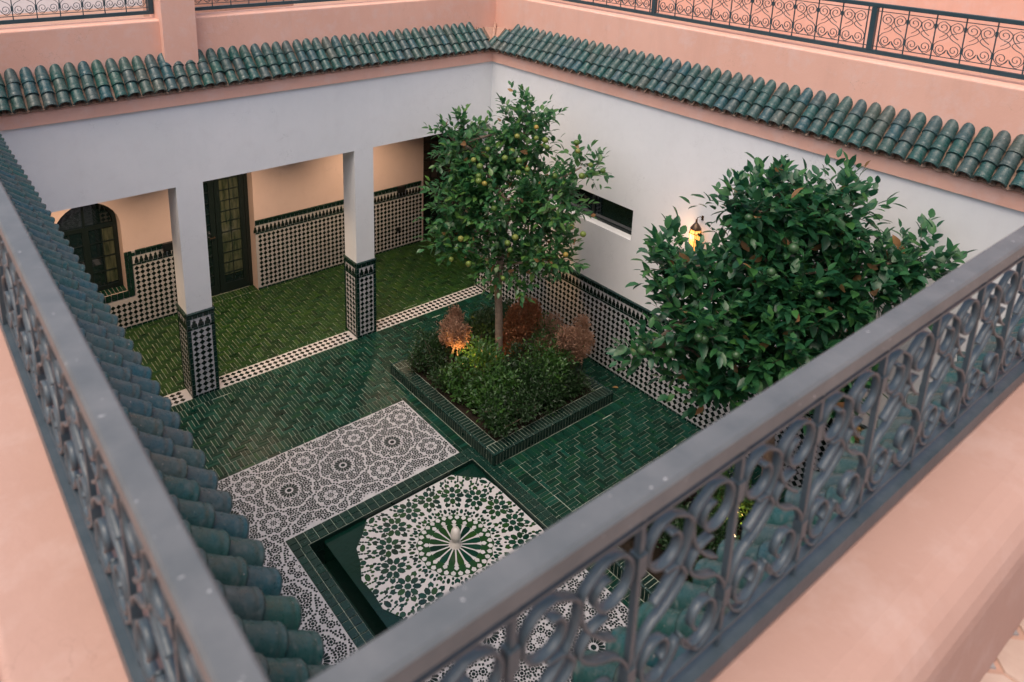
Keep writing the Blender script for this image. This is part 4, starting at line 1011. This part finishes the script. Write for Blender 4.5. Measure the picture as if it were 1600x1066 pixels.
def citrus(base, trunk, blobs, label, mat, dens, lsz, nleaf, fruits, seed, trunk_r=(.055, .04), xmax=-.05, fr2only=False):
    gen = np.random.default_rng(seed); rd = random.Random(seed)
    t = thing('citrus_tree', label, 'tree', base); fork = Vector(trunk[-1])
    tb = MB(); n = len(trunk)
    pts = smooth3([Vector(p) for p in trunk], 5); m_ = len(pts)
    tb.tube(pts, [trunk_r[0]+(trunk_r[1]-trunk_r[0])*i/(m_-1)+(.03*max(0, 1-i/3)) for i in range(m_)], 12)
    tb.obj('trunk', M['bark'], t, smooth=True)
    br = MB(); tw = MB()
    P, Nn = blob_points(blobs, dens, .42, gen)
    keep = P[:, 0] < xmax; P, Nn = P[keep], Nn[keep]
    bl = [Vector(b[:3]) for b in blobs]
    start = {}
    for i, b in enumerate(bl):
        s0 = Vector(trunk[-1]) if b.z > trunk[-1][2]-.2 else Vector(trunk[-2]).lerp(Vector(trunk[-1]), .6)
        near = min([s0]+bl[:i], key=lambda v: (v-b).length if v.z < b.z+.3 else 9) if i > 0 else s0
        mid = near.lerp(b, .5)+Vector((rd.uniform(-.08, .08), rd.uniform(-.08, .08), rd.uniform(-.02, .10)))
        q_ = smooth3([near, mid, b], 5); rr = .030 if near == s0 else .020
        br.tube(q_, [rr*(1-.5*k_/len(q_)) for k_ in range(len(q_))], 7)
    br.obj('limbs', M['bark'], t, smooth=True)
    # twigs from blob centres to clusters, leaves along the last part
    pos, dr, sz, rl = [], [], [], []
    B = np.array([b[:3] for b in blobs])
    for p, nn in zip(P, Nn):
        j = int(np.argmin(((B-p)**2).sum(1))); c = B[j]; v = Vector(p); o = Vector(c).lerp(v, .35)
        d = Vector(nn)*.75+Vector((rd.uniform(-.5, .5), rd.uniform(-.5, .5), rd.uniform(.0, .8))); d.normalize()
        L = lsz*rd.uniform(1.2, 2.4); tip = v+d*L*.6; st_ = v-d*L*.5
        if rd.random() < .25: tw.tube([o, o.lerp(st_, .5)+Vector((0, 0, -.02)), st_, tip], [.006, .005, .0035, .0015], 4, cap=False)
        k_ = rd.randint(nleaf-2, nleaf+2)
        for i in range(k_):
            f = i/(k_-1); a = i*2.4+rd.uniform(-.4, .4); side = d.orthogonal().normalized(); side.rotate(Matrix.Rotation(a, 3, d))
            dd = (side*(1.0-.55*f)+d*(.25+.75*f)+Vector((0, 0, rd.uniform(-.15, .40)))).normalized()
            q_ = st_.lerp(tip, f)
            if q_.x > xmax: continue
            pos.append(q_); dr.append(dd); sz.append(lsz*rd.uniform(.7, 1.2)*(1-.25*f)); rl.append(rd.uniform(-.5, .5))
    tw.obj('twigs', M['twig'], t, kind='stuff')
    pos, dr, sz, rl = np.array(pos), np.array(dr), np.array(sz), np.array(rl)
    key = np.array([camdist(p) - .35*(p[2]) + (0 if inview(p, -5) else 50) for p in pos]); order = np.argsort(key)
    near, far = order[:280], order[280:]
    me_leaf = None; mb = MB(); mb.add(LT.tolist(), LF); me_leaf = mb.mesh('leaf', mat, True)
    mb = MB(); mb.add(LT.tolist(), LF); me_sere = mb.mesh('leaf', M['sere'], True)
    xs, ys, zs = leaf_frames(dr[near], rl[near])
    for i in range(len(near)):
        s_ = float(sz[near[i]]); mt = Matrix(((xs[i][0]*s_, ys[i][0]*s_, zs[i][0]*s_, pos[near[i]][0]), (xs[i][1]*s_, ys[i][1]*s_, zs[i][1]*s_, pos[near[i]][1]), (xs[i][2]*s_, ys[i][2]*s_, zs[i][2]*s_, pos[near[i]][2]), (0, 0, 0, 1)))
        link('leaf', me_leaf if rd.random() > .02 else me_sere, t, mat4=mt)
    nf = len(far); cut = int(nf*.985)
    far = gen.permutation(far)
    o = link('foliage', leaves_mesh('foliage', pos[far[:cut]], dr[far[:cut]], sz[far[:cut]], rl[far[:cut]], mat), t); setp(o, kind='stuff')
    o = link('withered_foliage', leaves_mesh('withered_foliage', pos[far[cut:]], dr[far[cut:]], sz[far[cut:]]*.9, rl[far[cut:]]+1.5, M['sere']), t); setp(o, kind='stuff')
    fm = MB(); prof = [(math.sin(PI*i/8)*.5, -math.cos(PI*i/8)*.48) for i in range(9)]; fm.lathe(prof, 12); fmg = fm.mesh('fruit', M['green_peel'], True); fm = fm.mesh('fruit', M['peel'], True)
    for fx, fy, fz, fr in fruits:
        f = link('fruit', fmg if fr > .0415 or fr2only else fm, t, mat4=Matrix.Translation((fx, fy, fz)) @ Matrix.Scale(fr*2, 4))
        sm = MB()
    return t
def smooth3(pts, n):
    out_ = []; P = [pts[0]]+pts+[pts[-1]]
    for i in range(1, len(P)-2):
        for k_ in range(n):
            u = k_/n; a, b, c, d = P[i-1], P[i], P[i+1], P[i+2]; out_.append(.5*((2*b)+(-a+c)*u+(2*a-5*b+4*c-d)*u*u+(-a+3*b-3*c+d)*u**3))
    out_.append(pts[-1]); return out_
def cam_pt(px, py, d):   # only used below to read off measured crown points at their true depth
    return CAM+(cf*1.0+cr*((px-745.3)/1224.8)-cu*((py-176.4)/1224.8))*d
def fruits_at(lst, fr=.034):
    out_ = []
    for px, py, d in lst: v = cam_pt(px, py, d); out_.append((v.x, v.y, v.z, fr*random.uniform(.85, 1.15)))
    return out_
B1 = [(-1.42, -2.08, 2.62, .55, .55, .50, 1.0), (-1.62, -1.42, 3.20, .36, .36, .36, .95), (-1.10, -2.02, 3.42, .36, .36, .50, 1.05), (-.80, -2.72, 3.12, .32, .30, .20, .5), (-1.10, -2.55, 2.70, .42, .42, .42, .9),
      (-1.78, -1.62, 2.50, .40, .40, .42, 1.0), (-1.95, -1.72, 2.10, .32, .30, .24, .8), (-1.48, -2.18, 1.82, .46, .46, .30, .9), (-1.20, -2.68, 2.10, .40, .36, .28, .8), (-1.50, -1.70, 2.95, .40, .40, .35, .9)]
fr1 = fruits_at([(838, 199, 9.2), (808, 213, 9.3), (838, 216, 9.2), (852, 219, 9.2), (855, 230, 9.2), (789, 247, 9.2), (811, 251, 9.2), (824, 265, 9.2), (810, 270, 9.15), (750, 260, 9.3), (748, 275, 9.3), (757, 287, 9.3), (748, 283, 9.2), (903, 236, 9.2), (909, 275, 9.2), (919, 274, 9.25), (942, 267, 9.2), (923, 258, 9.25), (866, 275, 9.2), (772, 326, 9.2), (865, 344, 9.1), (884, 398, 9.1), (805, 371, 9.2), (793, 380, 9.2), (797, 391, 9.2), (911, 366, 9.1), (786, 435, 9.3), (732, 412, 9.3), (720, 373, 9.4), (901, 223, 9.25), (800, 236, 9.3), (762, 233, 9.4), (740, 250, 9.4), (705, 405, 9.5), (893, 355, 9.1)])
citrus((-1.44, -2.10, .12), [(-1.44, -2.10, .05), (-1.47, -2.10, .6), (-1.50, -2.11, 1.1), (-1.52, -2.10, 1.55), (-1.46, -2.08, 2.05), (-1.38, -2.08, 2.45)], B1, 'slim fruit tree with yellow green citrus growing from the planter beside the arcade', M['leaf1'], 640, .124, 7, fr1, 11)
B2 = [(-1.22, -5.60, 3.02, .62, .55, .45, 1.1), (-1.52, -5.34, 3.62, .26, .26, .24, .9), (-1.28, -5.50, 3.68, .34, .32, .26, 1.0), (-.90, -5.84, 3.66, .36, .34, .30, 1.0), (-.62, -6.40, 3.32, .34, .38, .22, .5), (-1.95, -5.10, 3.12, .28, .28, .26, .7),
      (-2.25, -5.08, 2.44, .26, .26, .15, .55), (-1.80, -5.32, 2.72, .46, .44, .42, 1.0), (-1.85, -5.45, 2.22, .36, .36, .26, .9), (-1.35, -5.80, 2.65, .55, .50, .38, 1.0), (-.85, -6.12, 3.05, .44, .46, .38, 1.0), (-1.10, -5.95, 2.2, .5, .5, .3, .8)]
fr2 = fruits_at([(1003, 548, 6.6), (1048, 552, 6.6), (1100, 530, 6.5), (1092, 527, 6.5), (1240, 388, 6.4), (1205, 425, 6.4), (1280, 460, 6.4), (1150, 555, 6.4), (1170, 340, 6.6)], .040)
citrus((-1.18, -5.76, .12), [(-1.18, -5.76, .05), (-1.15, -5.74, .6), (-1.14, -5.72, 1.1), (-1.20, -5.68, 1.7), (-1.22, -5.62, 2.3)], B2, 'broad dark leaved citrus tree in front of the lantern behind the near railing', M['leaf2'], 700, .152, 7, fr2, 23, (.06, .045), fr2only=True)

def shrub(label, blobs, mat, dens, lsz, base, seed, upd=.5, tpl=LTb, tf=LFb, grp='shrubs in the planter'):
    gen = np.random.default_rng(seed); t = thing('shrub', label, 'shrub', base, grp); rr_ = random.Random(seed*7); b2 = []
    for b in blobs:
        b2.append((b[0], b[1], b[2], b[3]*.8, b[4]*.8, b[5]*.85, b[6]))
        for k_ in range(5):
            an = rr_.uniform(0, 6.28); f_ = rr_.uniform(.3, .55); b2.append((b[0]+b[3]*.8*math.cos(an), b[1]+b[4]*.8*math.sin(an), b[2]+b[5]*rr_.uniform(-.5, .75), b[3]*f_, b[4]*f_, b[5]*f_*1.15, b[6]*.9))
    blobs = b2
    P, Nn = blob_points(blobs, dens*3.2, .25, gen); n = len(P); k_ = 5
    ps = (P[:, None, :]+gen.normal(size=(n, k_, 3))*lsz*.6).reshape(-1, 3); d = norm((np.repeat(Nn, k_, 0)*.8+gen.normal(size=(n*k_, 3))*.6+np.array([0, 0, upd])))
    ok = ps[:, 2] > .12; ps, d = ps[ok], d[ok]
    o = link('foliage', leaves_mesh('foliage', ps, d, lsz*gen.uniform(.6, 1.2, len(ps)), gen.uniform(-1, 1, len(ps)), mat, tpl, tf), t); setp(o, kind='stuff')
    st_ = MB(); rd = random.Random(seed)
    for i in range(10):
        b = blobs[i % len(blobs)]; e_ = Vector(b[:3])+Vector((rd.uniform(-.6, .6)*b[3], rd.uniform(-.6, .6)*b[4], rd.uniform(0, .6)*b[5])); s_ = Vector((base[0]+rd.uniform(-.05, .05), base[1]+rd.uniform(-.05, .05), .10))
        st_.tube(smooth3([s_, s_.lerp(e_, .5)+Vector((rd.uniform(-.04, .04), rd.uniform(-.04, .04), .03)), e_], 3), [.007]*4+[.005]*3, 5, cap=False)
    st_.obj('stems', M['twig'], t); return t
shrub('dark spiky shrub at the left corner of the planter by the uplight', [(-2.02, -1.45, .42, .28, .30, .32, 1), (-2.14, -1.80, .24, .20, .26, .16, 1), (-1.75, -1.3, .36, .3, .2, .26, 1)], M['bush'], 1500, .045, (-2.0, -1.55, .1), 1)
shrub('dusty pink shrub left of the slim tree trunk', [(-1.86, -1.60, .72, .22, .22, .24, 1)], M['bushp'], 5200, .034, (-1.88, -1.6, .1), 2, .9)
shrub('low dark shrub at the back of the planter near the arcade', [(-1.35, -1.42, .40, .40, .22, .30, 1), (-.95, -1.45, .42, .25, .22, .30, 1)], M['bush'], 1300, .05, (-1.3, -1.4, .1), 3)
shrub('leafy bright green shrub in front of the trunk beside the uplight', [(-1.86, -2.25, .52, .36, .38, .36, 1), (-2.02, -2.62, .34, .28, .34, .24, 1), (-2.12, -2.2, .26, .18, .3, .16, 1)], M['bushg'], 950, .065, (-1.92, -2.35, .1), 4)
shrub('fiery russet shrub right of the slim tree trunk', [(-1.12, -2.10, .78, .21, .21, .36, 1), (-1.27, -2.12, .66, .12, .13, .28, .8), (-.98, -2.18, .84, .17, .17, .24, .8)], M['bushr'], 4600, .040, (-1.15, -2.12, .1), 5, 1.1)
shrub('brownish green shrub behind the russet one', [(-.92, -2.34, .72, .27, .27, .28, 1)], M['bushp'], 2200, .036, (-.9, -2.28, .1), 6, .8)
shrub('big rounded dark green shrub filling the middle of the planter', [(-1.25, -2.62, .50, .42, .32, .42, 1), (-.90, -2.58, .50, .28, .32, .42, 1)], M['bushg'], 900, .050, (-1.15, -2.6, .1), 7)
shrub('dusty pink shrub near the tiled wall at the right end of the planter', [(-.82, -2.82, .74, .23, .21, .26, 1)], M['bushp'], 5200, .034, (-.82, -2.82, .1), 8, .9)
shrub('almost black low shrub along the near edge of the planter', [(-2.08, -2.90, .26, .22, .24, .20, 1), (-1.75, -2.90, .30, .38, .22, .26, 1), (-1.15, -2.92, .32, .40, .20, .28, 1), (-1.50, -2.55, .40, .32, .28, .32, 1), (-.85, -2.95, .26, .25, .16, .2, 1)], M['bush'], 1700, .045, (-1.4, -2.85, .1), 9)
shrub('dark shrub at the near corner under the broad citrus tree', [(-2.0, -4.85, .42, .25, .25, .30, 1), (-1.6, -4.9, .36, .3, .22, .26, 1), (-1.9, -5.4, .4, .26, .4, .3, 1)], M['bush'], 1400, .05, (-1.9, -4.9, .1), 10, grp=None)
shrub('green shrub at the foot of the broad citrus tree', [(-1.2, -5.3, .42, .35, .3, .3, 1), (-1.0, -6.1, .42, .35, .3, .3, 1)], M['bushg'], 900, .055, (-1.1, -5.4, .1), 11, grp=None)

def uplight(x, y, z, label, aim, en):
    t = thing('garden_spotlight', label, 'spotlight', (x, y, z), 'planter spotlights'); A = (Vector(aim)-Vector((x, y, z))).normalized(); P = Vector((x, y, z))
    b = MB(); b.tube([P-A*.07, P-A*.06, P, P+A*.012], [.018, .028, .034, .036], 14); b.obj('housing', M['black'], t, smooth=False)
    b = MB(); b.tube([(x, y, .08), P-A*.04], .008, 6); b.obj('spike', M['black'], t)
    b = MB(); b.tube([P+A*.0125, P+A*.016], .030, 14); b.obj('lens', M['bulb'], t)
    l = bpy.data.lights.new('uplight_glow', 'SPOT'); l.energy = en; l.color = (1, .52, .16); l.spot_size = R(120); l.spot_blend = .8; l.shadow_soft_size = .03
    lo = bpy.data.objects.new('uplight_glow', l); COL.objects.link(lo); lo.location = P+A*.03; lo.rotation_euler = (-A).to_track_quat('Z', 'Y').to_euler()
uplight(-1.98, -1.87, .26, 'glowing garden spotlight among shrubs left of the slim tree trunk', (-1.60, -1.86, .8), 40)
uplight(-1.36, -5.58, .24, 'glowing garden spotlight at the foot of the broad citrus tree', (-1.16, -5.73, 1.2), 14)
# fallen leaves on the paving
mb = MB(); mb.add(LT.tolist(), LF); fme = mb.mesh('fallen_leaf', M['sere'], True)
for i, (x, y, a, lab) in enumerate([(-.20, -3.07, .6, 'fallen yellow leaf on the green bricks beside the planter near the tiled wall')]):
    o = link('fallen_leaf', fme, mat4=Matrix.Translation((x, y, .016)) @ Matrix.Rotation(a, 4, 'Z') @ Matrix.Scale(.085, 4)); setp(o, lab, 'leaf')
